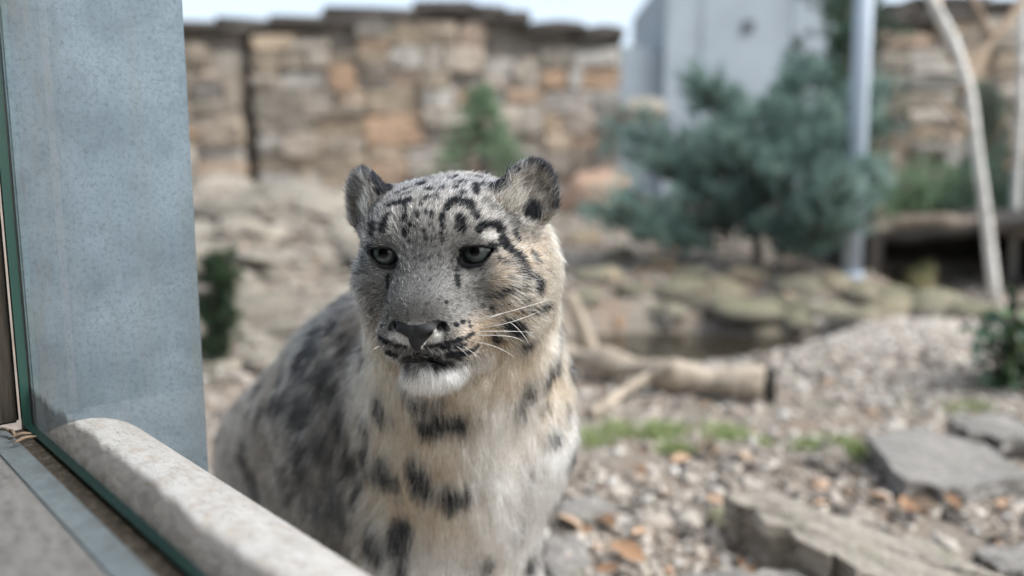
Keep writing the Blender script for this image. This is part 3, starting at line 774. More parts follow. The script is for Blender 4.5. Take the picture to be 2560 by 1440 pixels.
def metal(name, c0, c1, dark=.35, scale=26, rough=.55, metallic=.3):
    nt = NT(name); c = nt.coords('Object')
    a = nt.noise(c, scale * .35, 5, .6); b = nt.noise(c, scale * 9, 6, .75); f = nt.noise(c, scale * 30, 3, .7)
    st = nt.noise(nt.coords('Object', (1, 1, .12)), scale * .8, 5, .6)
    col = nt.mix(nt.ramp(a, [(.3, (0, 0, 0)), (.7, (1, 1, 1))]), c0, c1)
    col = nt.mix(nt.ramp(b, [(.30, (dark * 1.9,) * 3), (.50, (0, 0, 0))]), col, tuple(k * .35 for k in c0))
    col = nt.mix(nt.ramp(f, [(.56, (0, 0, 0)), (.72, (.35,) * 3)]), col, tuple(min(k * 1.5, .85) for k in c1))
    col = nt.mix(nt.math('MULTIPLY', nt.ramp(st, [(.52, (0, 0, 0)), (.72, (1, 1, 1))]), .35), col, (.16, .155, .13))
    sep_ = nt.n('SeparateXYZ'); nt.l(c, sep_.inputs[0])
    near = nt.n('MapRange'); near.inputs['From Min'].default_value = .060; near.inputs['From Max'].default_value = .0; nt.l(nt.math('ABSOLUTE', sep_.outputs[1]), near.inputs['Value'])
    gr_ = nt.math('MULTIPLY', near.outputs[0], nt.ramp(nt.noise(nt.coords('Object', (1, 1, .15)), scale * 1.6, 6, .7), [(.38, (0, 0, 0)), (.62, (1, 1, 1))]))
    col = nt.mix(nt.math('MULTIPLY', gr_, .75), col, (.15, .15, .135))
    blot = nt.ramp(nt.noise(c, scale * .55, 6, .72), [(.46, (0, 0, 0)), (.68, (.55, .55, .55))])
    col = nt.mix(blot, col, tuple(k * .62 for k in c0))
    cr_ = nt.ramp(nt.noise(c, scale * 2.2, 6, .7, 1.0), [(.488, (0, 0, 0)), (.5, (.5,) * 3), (.512, (0, 0, 0))])
    col = nt.mix(nt.math('MULTIPLY', cr_, nt.ramp(nt.noise(c, scale * .7, 3), [(.5, (0, 0, 0)), (.62, (1, 1, 1))])), col, tuple(k * .3 for k in c0))
    vor = nt.n('TexVoronoi'); vor.inputs['Scale'].default_value = scale * 1.7; nt.l(c, vor.inputs['Vector'])
    pit = nt.ramp(vor.outputs['Distance'], [(.035, (.8, .8, .8)), (.06, (0, 0, 0))])
    sel = nt.math('GREATER_THAN', nt.noise(c, scale * .9, 2), .63)
    col = nt.mix(nt.math('MULTIPLY', pit, sel), col, (.05, .06, .06))
    nt.principled(col, rough, nt.bump(b, .18, .002), metallic=metallic, spec=.4)
    return nt.m
galv = metal('galvanised_steel', (.135, .182, .218), (.222, .282, .328))
strip_m = metal('sill_strip', (.26, .31, .335), (.36, .42, .45), .3, 40)
POST_W = .159
post = wroot('steel_post', 'galvanised blue-grey steel post at the corner of the window', 'post')
wbox('flange', -.014, 0, .004, POST_W, 0, 2.45, galv, post, .0015)
wbox('web', -.16, -.0145, POST_W - .014, POST_W - .002, 0, 2.45, galv, post)
# dirt bead where the post meets the glass
nt = NT('dirt_bead'); c = nt.coords('Object'); nb = nt.noise(c, 160, 5, .75)
nt.principled(nt.ramp(nb, [(.3, (.035, .028, .022)), (.55, (.13, .11, .085)), (.72, (.34, .30, .25))]), .95, nt.bump(nb, .9, .004)); dirt = nt.m
# outer sill: white painted half round cap on a low parapet wall
nt = NT('worn_white_paint'); c = nt.coords('Object')
a = nt.noise(nt.coords('Object', (1, 1, 1)), 55, 6, .72, .6); b = nt.noise(nt.coords('Object', (4, 14, 14)), 16, 6, .7, .8); e = nt.noise(c, 9, 3); f = nt.noise(nt.coords('Object', (3, 20, 20)), 30, 5, .75, 1.2)
col = nt.mix(nt.ramp(a, [(.40, (.55, .55, .55)), (.56, (0, 0, 0))]), (.47, .457, .44), (.29, .245, .20))
col = nt.mix(nt.ramp(b, [(.56, (0, 0, 0)), (.66, (.8, .8, .8))]), col, (.42, .35, .28))
col = nt.mix(nt.ramp(f, [(.57, (0, 0, 0)), (.62, (.85, .85, .85))]), col, (.10, .09, .08))
for sc_k, dk, wd_ in ((13, .75, .010), (31, .6, .012)):
    ln_ = nt.ramp(nt.noise(nt.coords('Object', (.7, 2.2, 2.2), (0, 0, .5)), sc_k, 5, .6, 1.4), [(.5 - wd_, (0, 0, 0)), (.5, (dk,) * 3), (.5 + wd_, (0, 0, 0))])
    ln_ = nt.math('MULTIPLY', ln_, nt.ramp(nt.noise(c, sc_k * .6, 3), [(.48, (0, 0, 0)), (.60, (1, 1, 1))]))
    col = nt.mix(ln_, col, (.09, .075, .06))
nt.principled(col, .6, nt.bump(a, .15, .002)); white_m = nt.m
sill = wroot('window_sill', 'worn white rounded sill outside the glass, on its low parapet', 'sill')
CS, CZ, CR = .042, .453, .074
prof = [(.0075, .30)]
a0_ = math.acos((.0075 - CS) / CR)
for k in range(17):
    t = a0_ * (1 - k / 16) + (-.35) * (k / 16); prof.append((CS + CR * math.cos(t), CZ + CR * math.sin(t)))
prof.append((CS + CR * math.cos(.35) - .012, .30))
V = []; F = []; LEN = 1.9; NS = 40
for i in range(NS + 1):
    for (s_, z_) in prof: V.append((.0005 + LEN * i / NS, YS * s_, z_))
npf = len(prof)
for i in range(NS):
    for j in range(npf - 1): q = (i * npf + j, i * npf + j + 1, (i + 1) * npf + j + 1, (i + 1) * npf + j); F.append(q if YS < 0 else q[::-1])
mesh_obj('rounded_cap', V, F, white_m, sill)
wbox('parapet', -.16, LEN, .012, .105, -.05, .302, plaster('parapet_render', (.20, .19, .17), (.28, .265, .24), 5), sill)
wbox('dirt_bead', -.0135, .012, .0078, .05, .50, .518, dirt, sill)
# glass pane with its green edge
nt = NT('window_glass')
fr = nt.n('Fresnel'); fr.inputs['IOR'].default_value = 1.30
tr = nt.n('BsdfTransparent'); tr.inputs['Color'].default_value = (.955, .975, .970, 1)
gl = nt.n('BsdfGlossy'); gl.inputs['Roughness'].default_value = .0; gl.inputs['Color'].default_value = (1, 1, 1, 1)
mx1 = nt.n('MixShader'); nt.l(fr.outputs[0], mx1.inputs[0]); nt.l(tr.outputs[0], mx1.inputs[1]); nt.l(gl.outputs[0], mx1.inputs[2])
c = nt.coords('Object'); sep = nt.n('SeparateXYZ'); nt.l(c, sep.inputs[0])
low = nt.n('MapRange'); low.inputs['From Min'].default_value = ZS + .034; low.inputs['From Max'].default_value = ZS + .027
wob = nt.math('MULTIPLY', nt.math('SUBTRACT', nt.noise(nt.coords('Object', (1, 1, .3)), 9, 6, .75), .5), .035); nt.l(nt.math('ADD', sep.outputs[2], wob), low.inputs['Value'])
smear = nt.ramp(nt.noise(nt.coords('Object', (9, 9, 3)), 3.2, 6, .7, .5), [(.30, (.35, .35, .35)), (.55, (1, 1, 1))])
fine = nt.noise(c, 60, 5, .75)
dustf = nt.math('MULTIPLY', nt.math('MULTIPLY', low.outputs[0], nt.math('ADD', nt.math('MULTIPLY', smear, .3), .7)), nt.math('ADD', nt.math('MULTIPLY', fine, .45), .50), True)
df = nt.n('BsdfDiffuse'); df.inputs['Color'].default_value = (.25, .245, .24, 1)
mx2 = nt.n('MixShader'); nt.l(dustf, mx2.inputs[0]); nt.l(mx1.outputs[0], mx2.inputs[1]); nt.l(df.outputs[0], mx2.inputs[2])
nt.l(mx2.outputs[0], nt.out.inputs['Surface']); glass_m = nt.m
gw = wroot('window_pane', 'clear slightly dusty glass pane with a green edge', 'glass')
V = [(-.012, YS * .003, ZS - .012), (LEN, YS * .003, ZS - .012), (LEN, YS * .003, 2.3), (-.012, YS * .003, 2.3)]
mesh_obj('pane', V, [(0, 1, 2, 3)], glass_m, gw, False)
nt = NT('green_glass_edge'); nt.principled((.028, .085, .070), .25, spec=.5); ge = nt.m
wbox('glass_edge', -.004, LEN, -.0045, .0025, ZS - .016, ZS + .0012, ge, gw)
wbox('glass_edge', -.010, -.004, -.0045, .0025, ZS - .016, 2.3, ge, gw)
# inner sill strips
inn = wroot('inner_sill', 'inner window ledge with sandy sealant, blue-grey metal strip and grey board', 'sill')
wbox('sealant', -.002, LEN, -.0175, -.0047, ZS - .03, ZS - .002, dirt, inn)
wbox('metal_strip', -.012, LEN, -.0375, -.0177, ZS - .03, ZS + .001, strip_m, inn, .0012)
nt = NT('grey_board'); c = nt.coords('Object', (1.0, 6, 6)); a = nt.noise(c, 20, 6, .7, .5); b = nt.noise(nt.coords('Object'), 130, 5, .75)
sc_ = nt.noise(nt.coords('Object', (20, 3, 3), (0, 0, .5)), 14, 4, .7)
col = nt.mix(nt.ramp(a, [(.3, (0, 0, 0)), (.7, (1, 1, 1))]), (.20, .19, .18), (.36, .345, .33))
col = nt.mix(nt.ramp(b, [(.35, (.6, .6, .6)), (.5, (0, 0, 0))]), col, (.10, .095, .09))
col = nt.mix(nt.ramp(sc_, [(.70, (0, 0, 0)), (.74, (.6, .6, .6))]), col, (.5, .49, .48))
nt.principled(col, .8, nt.bump(b, .3, .002)); board_m = nt.m
wbox('board', -.15, LEN, -.34, -.0378, ZS - .04, ZS + .004, board_m, inn, .004)
# inner jamb of dark wood with a paler bead
nt = NT('dark_jamb'); c = nt.coords('Object', (6, 6, .4)); a = nt.noise(c, 30, 6, .7); nt.principled(nt.ramp(a, [(.3, (.030, .025, .020)), (.6, (.085, .072, .058)), (.8, (.14, .12, .10))]), .85, nt.bump(a, .5, .003)); jamb_m = nt.m
jb_ = wroot('window_jamb', 'dark dirty wooden window jamb beside the steel post', 'jamb')
wbox('jamb_post', -.16, -.0125, -.34, -.030, 0, 2.45, jamb_m, jb_, .002)
wbox('jamb_bead', -.030, -.0115, -.0295, -.0055, ZS + .002, 2.3, jamb_m, jb_, .002)
nt = NT('pale_bead'); nt.principled((.15, .12, .09), .8); wbox('wood_trim', -.0124, -.0085, -.036, -.0305, ZS + .005, 2.3, nt.m, jb_)
# unseen shelter added to shade the leopard's front and darken the glass reflection
sh = wroot('shade_shelter', 'unseen dark visitor shelter added behind the window to shade and dim reflections', 'shelter')
nt = NT('shelter_timber'); c = nt.coords('Object', (1, 1, 5)); a = nt.noise(c, 5, 5, .6); nt.principled(nt.mix(a, (.008, .0075, .007), (.016, .014, .012)), .9); tim = nt.m
wbox('roof', -.8, 2.6, -2.6, .35, 2.46, 2.56, tim, sh)
wbox('back_wall', -.8, 2.6, -2.6, -2.5, 0, 2.455, tim, sh)
wbox('side_wall', -.8, -.7, -2.495, -.345, 0, 2.455, tim, sh)
wbox('side_wall', 2.5, 2.6, -2.495, .1, 0, 2.455, tim, sh)
wbox('inner_parapet', -.16, LEN, -.30, -.006, 0, ZS - .045, tim, sh)
wbox('floor', -.7, 2.5, -2.49, -.31, .0, .03, tim, sh)
# scraps of bark in the corner
sb_ = [(30, 1082), (52, 1090), (14, 1078), (62, 1100)]
for i, (px, py) in enumerate(sb_):
    p = atz(px, py, ZS + .006); r2 = random.Random(i)
    a_ = np.array([math.cos(r2.uniform(0, 3)), math.sin(r2.uniform(0, 3)), .1]) * .007
    t_ = tube_obj('bark_scrap', curve_pts([p - a_, p + [0, 0, .002], p + a_], 5), [.0008, .0014, .0015, .0014, .0012, .0007], tan_bark, None, 5, .2, i)
    tag(t_, 'tiny curled brown bark scrap in the inner window corner', 'bark scrap', 'bark scraps on the inner sill')
# ------------------------------------------------------------------ snow leopard: one distance field, one continuous skin
HEAD_YAW, HEAD_PITCH, HEAD_ROLL = R(-14), R(4.45), R(-2.1)
HEAD_T = np.array([-0.0739, 0.7207, 0.6825])
def _head_rot():
    cy, sy = math.cos(HEAD_YAW), math.sin(HEAD_YAW); cp, sp = math.cos(HEAD_PITCH), math.sin(HEAD_PITCH)
    cr, sr = math.cos(HEAD_ROLL), math.sin(HEAD_ROLL)
    Rx = np.array([[1, 0, 0], [0, cp, -sp], [0, sp, cp]]); Rz = np.array([[cy, -sy, 0], [sy, cy, 0], [0, 0, 1]])
    Ry = np.array([[cr, 0, sr], [0, 1, 0], [-sr, 0, cr]])
    return Rz @ Rx @ Ry
HEAD_R = _head_rot()
def h2w(p): return np.asarray(p, float) @ HEAD_R.T + HEAD_T
def w2h(p): return (np.asarray(p, float) - HEAD_T) @ HEAD_R

def euler(rx=0, ry=0, rz=0):
    return np.array(Matrix.Rotation(R(rz), 3, 'Z') @ Matrix.Rotation(R(ry), 3, 'Y') @ Matrix.Rotation(R(rx), 3, 'X'))

def ell(p, c, r, rot=None):
    q = p - np.asarray(c, np.float32)
    if rot is not None: q = q @ rot.astype(np.float32)
    r = np.asarray(r, np.float32)
    k0 = np.sqrt(((q / r) ** 2).sum(-1)); k1 = np.sqrt(((q / (r * r)) ** 2).sum(-1)) + 1e-6
    return k0 * (k0 - 1) / k1

def cap(p, a, b, ra, rb):
    a = np.asarray(a, np.float32); b = np.asarray(b, np.float32); ab = b - a
    t = np.clip(((p - a) @ ab) / (ab @ ab), 0, 1)
    return np.sqrt(((p - a - t[:, None] * ab) ** 2).sum(-1)) - (ra + (rb - ra) * t)

def smin(a, b, k):
    h = np.clip(0.5 + 0.5 * (b - a) / k, 0, 1)
    return b + (a - b) * h - k * h * (1 - h)
def smax(a, b, k): return -smin(-a, -b, k)

EYE_C = np.array([0.0445, 0.0050, 0.0010]); EYE_R = 0.0168
INC = np.array([0.0315, -0.0205, -0.0060]); OUTC = np.array([0.0590, -0.0040, 0.0075])

def eye_gap(m):
    """distance outside the almond between the lids, in the plane of the face"""
    u = m[:, 0] - .0445; w = m[:, 2] - .0010
    up = np.interp(u, [-.0150, -.0137, -.0095, 0, .008, .0160, .0175], [-.005, .0018, .0052, .0062, .0058, .0034, .0026])
    dn = np.interp(u, [-.0150, -.0137, -.006, .005, .012, .0160, .0175], [-.0085, -.0105, -.0120, -.0095, -.0035, .0020, .0026])
    return np.maximum(np.maximum(w - up, dn - w), np.maximum(-.0150 - u, u - .0172))

def head_sdf(p):
    """p in head space: x to the viewer's right, y to the back of the head, z up"""
    s = np.where(p[:, :1] >= 0, 1.0, -1.0).astype(np.float32)
    m = p * np.concatenate([np.ones_like(s) * s, np.ones_like(s), np.ones_like(s)], 1)   # mirrored: x >= 0
    d = ell(p, (0, .060, .000), (.082, .085, .060))                        # cranium
    d = smin(d, ell(m, (.040, .050, .030), (.036, .045, .026)), .020)      # broad flat crown
    d = smin(d, ell(p, (0, .022, .022), (.060, .038, .030)), .022)         # forehead
    d = smin(d, ell(m, (.036, .004, .019), (.024, .018, .011), euler(0, -12, 20)), .014)   # brow
    d = smin(d, ell(m, (.054, .026, -.022), (.032, .038, .028)), .018)     # cheek bone
    d = smin(d, ell(m, (.054, .062, -.050), (.038, .050, .052)), .025)     # cheek ruff
    b = p * np.array([.66, 1, 1], np.float32)
    d = smin(d, cap(b, (0, .006, .004), (0, -.037, -.038), .0225, .0200), .016)            # wide nose bridge
    d = smin(d, ell(p, (0, -.038, -.046), (.0265, .0195, .0150), euler(35, 0, 0)), .010)   # nose end
    d = smin(d, ell(m, (.0220, -.0245, -.0725), (.0230, .0290, .0220), euler(-8, 0, 28)), .012)  # muzzle pads
    d = smin(d, ell(p, (0, .010, -.058), (.052, .050, .038)), .020)        # muzzle root
    jaw = smin(ell(p, (0, -.022, -.1035), (.0265, .024, .0175)), ell(p, (0, .030, -.090), (.042, .050, .030)), .020)
    d = smin(d, jaw, .006)
    # mouth: a slit between the pads and the chin
    t = np.clip((m[:, 0]) / .046, 0, 1)
    mz = -.0920 + .0030 * np.sin(t * 3.1) + .006 * t ** 3
    slit = np.maximum(np.abs(p[:, 2] - mz) - .0003, np.maximum(p[:, 1] - (-.024 + .016 * t), m[:, 0] - .044))
    d = smax(d, -slit, .0032)
    # philtrum groove under the nose
    d = smax(d, -cap(p, (0, -.0640, -.0760), (0, -.0600, -.0920), .0022, .0022), .004)
    # nose pad
    pad = ell(m, (.0080, -.0520, -.0570), (.0125, .0095, .0070), euler(20, 18, 0))
    pad = smin(pad, ell(p, (0, -.0530, -.0655), (.0080, .0075, .0130)), .006)
    d = smin(d, pad, .004)
    d = smax(d, -ell(m, (.0130, -.0600, -.0645), (.0062, .0080, .0030), euler(0, -32, 30)), .002)  # nostril
    d = smax(d, -ell(m, (.0205, -.0500, -.0580), (.0068, .0090, .0030), euler(0, -52, 40)), .002)
    # eye sockets, then lids round the eyeball
    d = smax(d, -ell(m, EYE_C + np.array([-.004, -.020, -.006]), (.018, .013, .012)), .012)
    d = smin(d, ell(m, EYE_C, (EYE_R + .0028,) * 3), .006)
    opening = np.maximum(eye_gap(m), p[:, 1] - EYE_C[1])
    d = smax(d, -opening, .0022)
    # ears
    er = euler(0, 20, 30) @ euler(-14, 0, 0)
    ec = np.array((.083, .046, .044))
    e = ell(m, ec, (.0275, .0112, .0335), er)
    e = smin(e, cap(m, (.046, .052, .032), (.072, .050, .042), .018, .015), .020)
    e = smax(e, -ell(m, ec + er @ np.array([.002, -.0135, -.001]), (.0230, .0126, .0287), er), .004)
    d = smin(d, e, .014)
    return d

P = lambda px, py, y: at(px, py, y).astype(np.float32)
def body_sdf(w):
    neck = cap(w, h2w((0, .085, -.030)), P(1160, 1010, .93), .088, .112)
    d = neck
    d = smin(d, ell(w, P(1170, 1075, .935), (.116, .105, .155), euler(-8, 4, 0)), .06)      # chest
    d = smin(d, ell(w, P(1110, 1330, .96), (.088, .085, .12)), .06)                        # brisket
    d = smin(d, ell(w, P(985, 1010, 1.05), (.125, .12, .165), euler(0, 0, 25)), .06)        # shoulders
    d = smin(d, cap(w, P(950, 1030, 1.10), P(775, 1105, 1.47), .140, .130), .07)           # trunk
    d = smin(d, cap(w, P(930, 1000, 1.12), P(700, 1108, 1.50), .122, .108), .05)           # spine line
    d = smin(d, ell(w, P(750, 1170, 1.50), (.140, .16, .15)), .06)                         # rump
    d = smin(d, ell(w, P(720, 1290, 1.38), (.085, .15, .14), euler(0, 0, 30)), .05)        # haunch, near side
    d = smin(d, ell(w, P(900, 1280, 1.62), (.085, .15, .12), euler(0, 0, 30)), .05)        # haunch, far side
    d = smin(d, cap(w, P(960, 1230, 1.08), P(800, 1290, 1.40), .120, .120), .06)      # belly
    # forelegs down to the ground
    for (sx, sy, ex, ey) in ((-.130, .950, -.150, .905), (-.030, .985, -.020, .985)):
        d = smin(d, cap(w, (sx, sy, .34), (ex, ey + .03, .17), .062, .050), .05)
        d = smin(d, cap(w, (ex, ey + .03, .17), (ex, ey, .045), .048, .040), .03)
        d = smin(d, ell(w, (ex, ey - .035, .035), (.055, .075, .040)), .025)
    # hind feet
    for (fx, fy) in ((-.53, 1.16), (-.20, 1.33)):
        d = smin(d, cap(w, (fx, fy + .20, .07), (fx + .02, fy, .045), .05, .042), .04)
        d = smin(d, ell(w, (fx + .02, fy - .03, .035), (.05, .075, .038)), .025)
    # tail laid round on the ground
    tl = [P(640, 1250, 1.62), np.array((-.60, 1.72, .09)), np.array((-.45, 1.76, .06)), np.array((-.20, 1.72, .055)), np.array((-.05, 1.62, .055))]
    for a, b in zip(tl[:-1], tl[1:]):
        d = smin(d, cap(w, a, b, .052, .050), .03)
    return d

def leopard_sdf(w):
    w = w.astype(np.float32)
    d = body_sdf(w)
    near = ((w - h2w((0, .04, -.01))) ** 2).sum(-1) < .24 ** 2
    if near.any():
        hd = head_sdf(w2h(w[near]).astype(np.float32))
        d[near] = smin(d[near], hd, .03)
    return d

def surface_nets(f, lo, hi, h, sub=4):
    """sparse surface nets: vertices and quads of f = 0"""
    lo = np.asarray(lo, float); H = h * sub
    n = np.ceil((np.asarray(hi) - lo) / H).astype(int)
    g = np.stack(np.meshgrid(*[np.arange(k) for k in n], indexing='ij'), -1).reshape(-1, 3)
    c = lo + (g + .5) * H
    v = np.concatenate([f(c[i:i + 200000]) for i in range(0, len(c), 200000)])
    g = g[np.abs(v) < H * 1.6]
    off = np.stack(np.meshgrid(*[np.arange(sub + 1)] * 3, indexing='ij'), -1).reshape(-1, 3)
    N = n * sub + 2
    key = lambda ijk: (ijk[..., 0].astype(np.int64) * N[1] + ijk[..., 1]) * N[2] + ijk[..., 2]
    nodes = np.unique(key(g[:, None] * sub + off[None]).ravel())
    ijk = np.stack([nodes // (N[1] * N[2]), nodes // N[2] % N[1], nodes % N[2]], -1)
    val = np.concatenate([f(lo + ijk[i:i + 200000] * h) for i in range(0, len(ijk), 200000)])
    offc = np.stack(np.meshgrid(*[np.arange(sub)] * 3, indexing='ij'), -1).reshape(-1, 3)
    cells = np.unique(key(g[:, None] * sub + offc[None]).ravel())
    cijk = np.stack([cells // (N[1] * N[2]), cells // N[2] % N[1], cells % N[2]], -1)
    corners = np.array([[i, j, k] for i in (0, 1) for j in (0, 1) for k in (0, 1)])
    idx = np.searchsorted(nodes, key(cijk[:, None] + corners[None]))
    cv = val[idx]
    mixed = (cv < 0).any(1) & (cv >= 0).any(1)
    cells, cijk, cv = cells[mixed], cijk[mixed], cv[mixed]
    acc = np.zeros((len(cells), 3)); cnt = np.zeros(len(cells))
    for a in range(8):
        for b in range(a + 1, 8):
            if np.abs(corners[a] - corners[b]).sum() != 1: continue
            s = (cv[:, a] < 0) != (cv[:, b] < 0)
            t = cv[:, a] / np.where(s, cv[:, a] - cv[:, b], 1)
            pt = corners[a] + t[:, None] * (corners[b] - corners[a])
            acc[s] += pt[s]; cnt[s] += 1
    V = lo + (cijk + acc / cnt[:, None]) * h
    quads = []
    nval = dict()
    for ax in range(3):
        e = np.zeros(3, int); e[ax] = 1
        o1 = np.zeros(3, int); o1[(ax + 1) % 3] = 1
        o2 = np.zeros(3, int); o2[(ax + 2) % 3] = 1
        # an edge at cell origin along ax, shared by four cells
        fa = cv[:, 0]; fb = cv[:, int(e @ [4, 2, 1])]
        s = (fa < 0) != (fb < 0)
        base = cijk[s]
        ids = []
        ok = np.ones(len(base), bool)
        for o in (0 * e, o1, o1 + o2, o2):
            k = key(base - o); j = np.searchsorted(cells, k); j = np.clip(j, 0, len(cells) - 1)
            ok &= cells[j] == k; ids.append(j)
        q = np.stack(ids, -1)[ok]; flip = (fa[s] < 0)[ok]
        q[~flip] = q[~flip][:, ::-1]
        quads.append(q)
    return V, np.concatenate(quads)

import time as _time
_t0 = _time.time()
SK_V, SK_Q = surface_nets(leopard_sdf, (-.80, .58, -.02), (.16, 1.86, .82), .0036, 5)
def refine(V, Q, sel):
    """split the chosen quads in four and settle the new points on the surface"""
    q = Q[sel]; n0 = len(V)
    e = np.sort(np.stack([q, np.roll(q, -1, 1)], -1).reshape(-1, 2), 1)
    ue, inv = np.unique(e, axis=0, return_inverse=True); inv = inv.reshape(-1, 4)
    mid = (V[ue[:, 0]] + V[ue[:, 1]]) / 2; cen = V[q].mean(1)
    new = np.concatenate([mid, cen]); idx = np.unique(q)
    pts = np.concatenate([V[idx], new])
    for _ in range(3):
        h = 4e-4; f0 = leopard_sdf(pts)
        g = np.stack([(leopard_sdf(pts + h * k) - f0) / h for k in np.eye(3)], -1); g2 = (g ** 2).sum(1) + 1e-3
        step = np.clip(f0 / g2, -.0012, .0012)
        pts = pts - .8 * step[:, None] * g
    V = np.concatenate([V, np.zeros((len(new), 3))]); V[idx] = pts[:len(idx)]; V[n0:] = pts[len(idx):]
    me_ = n0 + inv; ce = n0 + len(ue) + np.arange(len(q))
    sub = np.concatenate([np.stack([q[:, i], me_[:, i], ce, me_[:, i - 1]], 1) for i in range(4)])
    return V, np.concatenate([Q[~sel], sub])
for box_ in ((.075, -.10, .03, .03), (.068, -.095, .012, .012)):
    _l = w2h(SK_V[SK_Q].mean(1))
    SK_V, SK_Q = refine(SK_V, SK_Q, (np.abs(_l[:, 0]) < box_[0]) & (_l[:, 2] > box_[1] - .03) & (_l[:, 2] < box_[2]) & (_l[:, 1] < box_[3]))
print('leopard skin', len(SK_V), len(SK_Q), round(_time.time() - _t0, 1))
# ------------------------------------------------------------------ coat: colours, markings, strands
rng = np.random.default_rng(7)
sk_me = fast_mesh('snow_leopard', SK_V, SK_Q)
nv = len(SK_V)
SK_N = np.empty(nv * 3, np.float32); sk_me.vertices.foreach_get('normal', SK_N); SK_N = SK_N.reshape(-1, 3).astype(float)
SK_BVH = BVHTree.FromPolygons(SK_V.tolist(), SK_Q.tolist())

def hit(px, py):
    d = ray(px, py); d = d / np.linalg.norm(d)
    loc, nrm, i, dist = SK_BVH.ray_cast(Vector(CAM), Vector(d))
    return None if loc is None else np.array(loc)

def vnoise(p, scale, seed=0):
    """cheap value noise, 0..1"""
    q = np.asarray(p) * scale + seed * 17.31
    i = np.floor(q).astype(np.int64); f = q - i; f = f * f * (3 - 2 * f)
    def hsh(a):
        h = (a[:, 0] * 73856093) ^ (a[:, 1] * 19349663) ^ (a[:, 2] * 83492791) ^ (seed * 2654435761)
        h = (h ^ (h >> 13)) * 1274126177 & 0x7fffffff
        return ((h ^ (h >> 16)) & 0xffff) / 65535.0
    r = 0
    for dx in (0, 1):
        for dy in (0, 1):
            for dz in (0, 1):
                w = (f[:, 0] if dx else 1 - f[:, 0]) * (f[:, 1] if dy else 1 - f[:, 1]) * (f[:, 2] if dz else 1 - f[:, 2])
                r = r + w * hsh(i + np.array([dx, dy, dz]))
    return r

# markings measured on the photograph, each laid on the skin where its pixel's ray meets the animal:
# (points, half width, strength); three crops with their own scale
A = [([(750,350),(790,345)],18,.8),([(620,400),(660,370)],16,.9),([(700,385)],14,.8),([(825,398),(870,382)],30,1),([(930,345),(1000,330)],20,.9),
 ([(1150,345),(1220,330)],18,.9),([(1080,325)],12,.7),([(1330,305),(1420,300)],14,.9),([(1390,330),(1440,335)],16,.9),([(1230,385),(1290,375)],18,.9),
 ([(1190,430),(1240,425)],14,.6),([(900,440),(950,450)],18,.8),([(1060,435)],24,.8),([(1395,410),(1410,480)],28,1),([(1460,390),(1480,410)],14,.9),
 ([(1230,485),(1290,485)],14,.9),([(880,540),(930,530)],20,.8),([(1000,500)],20,.7),([(1010,550)],18,.9),([(850,600)],18,.9),
 ([(600,490),(740,430)],10,.9),([(660,510),(750,475)],9,.8),([(500,620),(640,570)],16,1),([(670,580),(720,565)],28,1),([(690,640)],24,.9),
 ([(1110,630),(1160,580),(1210,550)],27,1.2),([(1270,570),(1330,590),(1370,630)],28,1.2),
 ([(350,880),(370,800)],30,.9),([(470,860),(480,780),(520,720)],28,.75),([(1250,830),(1240,740)],42,.75),([(1400,740),(1395,700)],24,.7),([(1270,900)],20,.6),
 ([(680,750),(700,720)],26,1.1),([(805,720),(810,690)],20,1.1),([(910,680)],20,.7),([(970,690),(965,720)],16,.8),([(1065,710),(1065,760)],23,1.1),
 ([(1060,800),(1065,830)],18,1),([(1050,890)],20,1),([(690,870),(685,900)],25,1),([(680,840)],18,.9),([(745,800)],17,.9),([(795,820)],17,1),
 ([(950,800)],14,.6),([(980,850)],14,.8),([(1000,940)],14,.8),([(730,970)],12,.8),([(680,1030)],10,.7),([(880,860),(890,950)],18,.6),([(1070,960)],14,.7),
 ([(1420,850),(1460,810),(1540,805),(1600,800),(1640,830),(1650,860)],26,1.2),([(1440,870)],18,1),([(1660,950),(1700,1010),(1730,1035)],38,1.2),
 ([(1530,1000),(1640,1015)],13,1.1),([(1790,870),(1810,920),(1830,950)],20,1),([(1810,1110),(1850,1170),(1890,1250),(1900,1310)],30,1.2),
 ([(1970,1080),(2000,1130),(2020,1170)],18,.8),([(1650,1150),(1720,1180)],24,.6),([(2000,1370),(2030,1440)],36,1),
 ([(1500,560),(1620,640),(1750,720),(1830,800)],30,.4),([(450,540),(350,680),(330,800)],26,.45),([(1205,1330),(1215,1390)],24,1.1),
 ([(525,1310),(520,1440)],15,1),([(1940,640),(1965,665)],66,1.1),([(2180,620)],36,1),([(2160,830)],32,1),([(340,1030),(300,1040)],22,.7)]
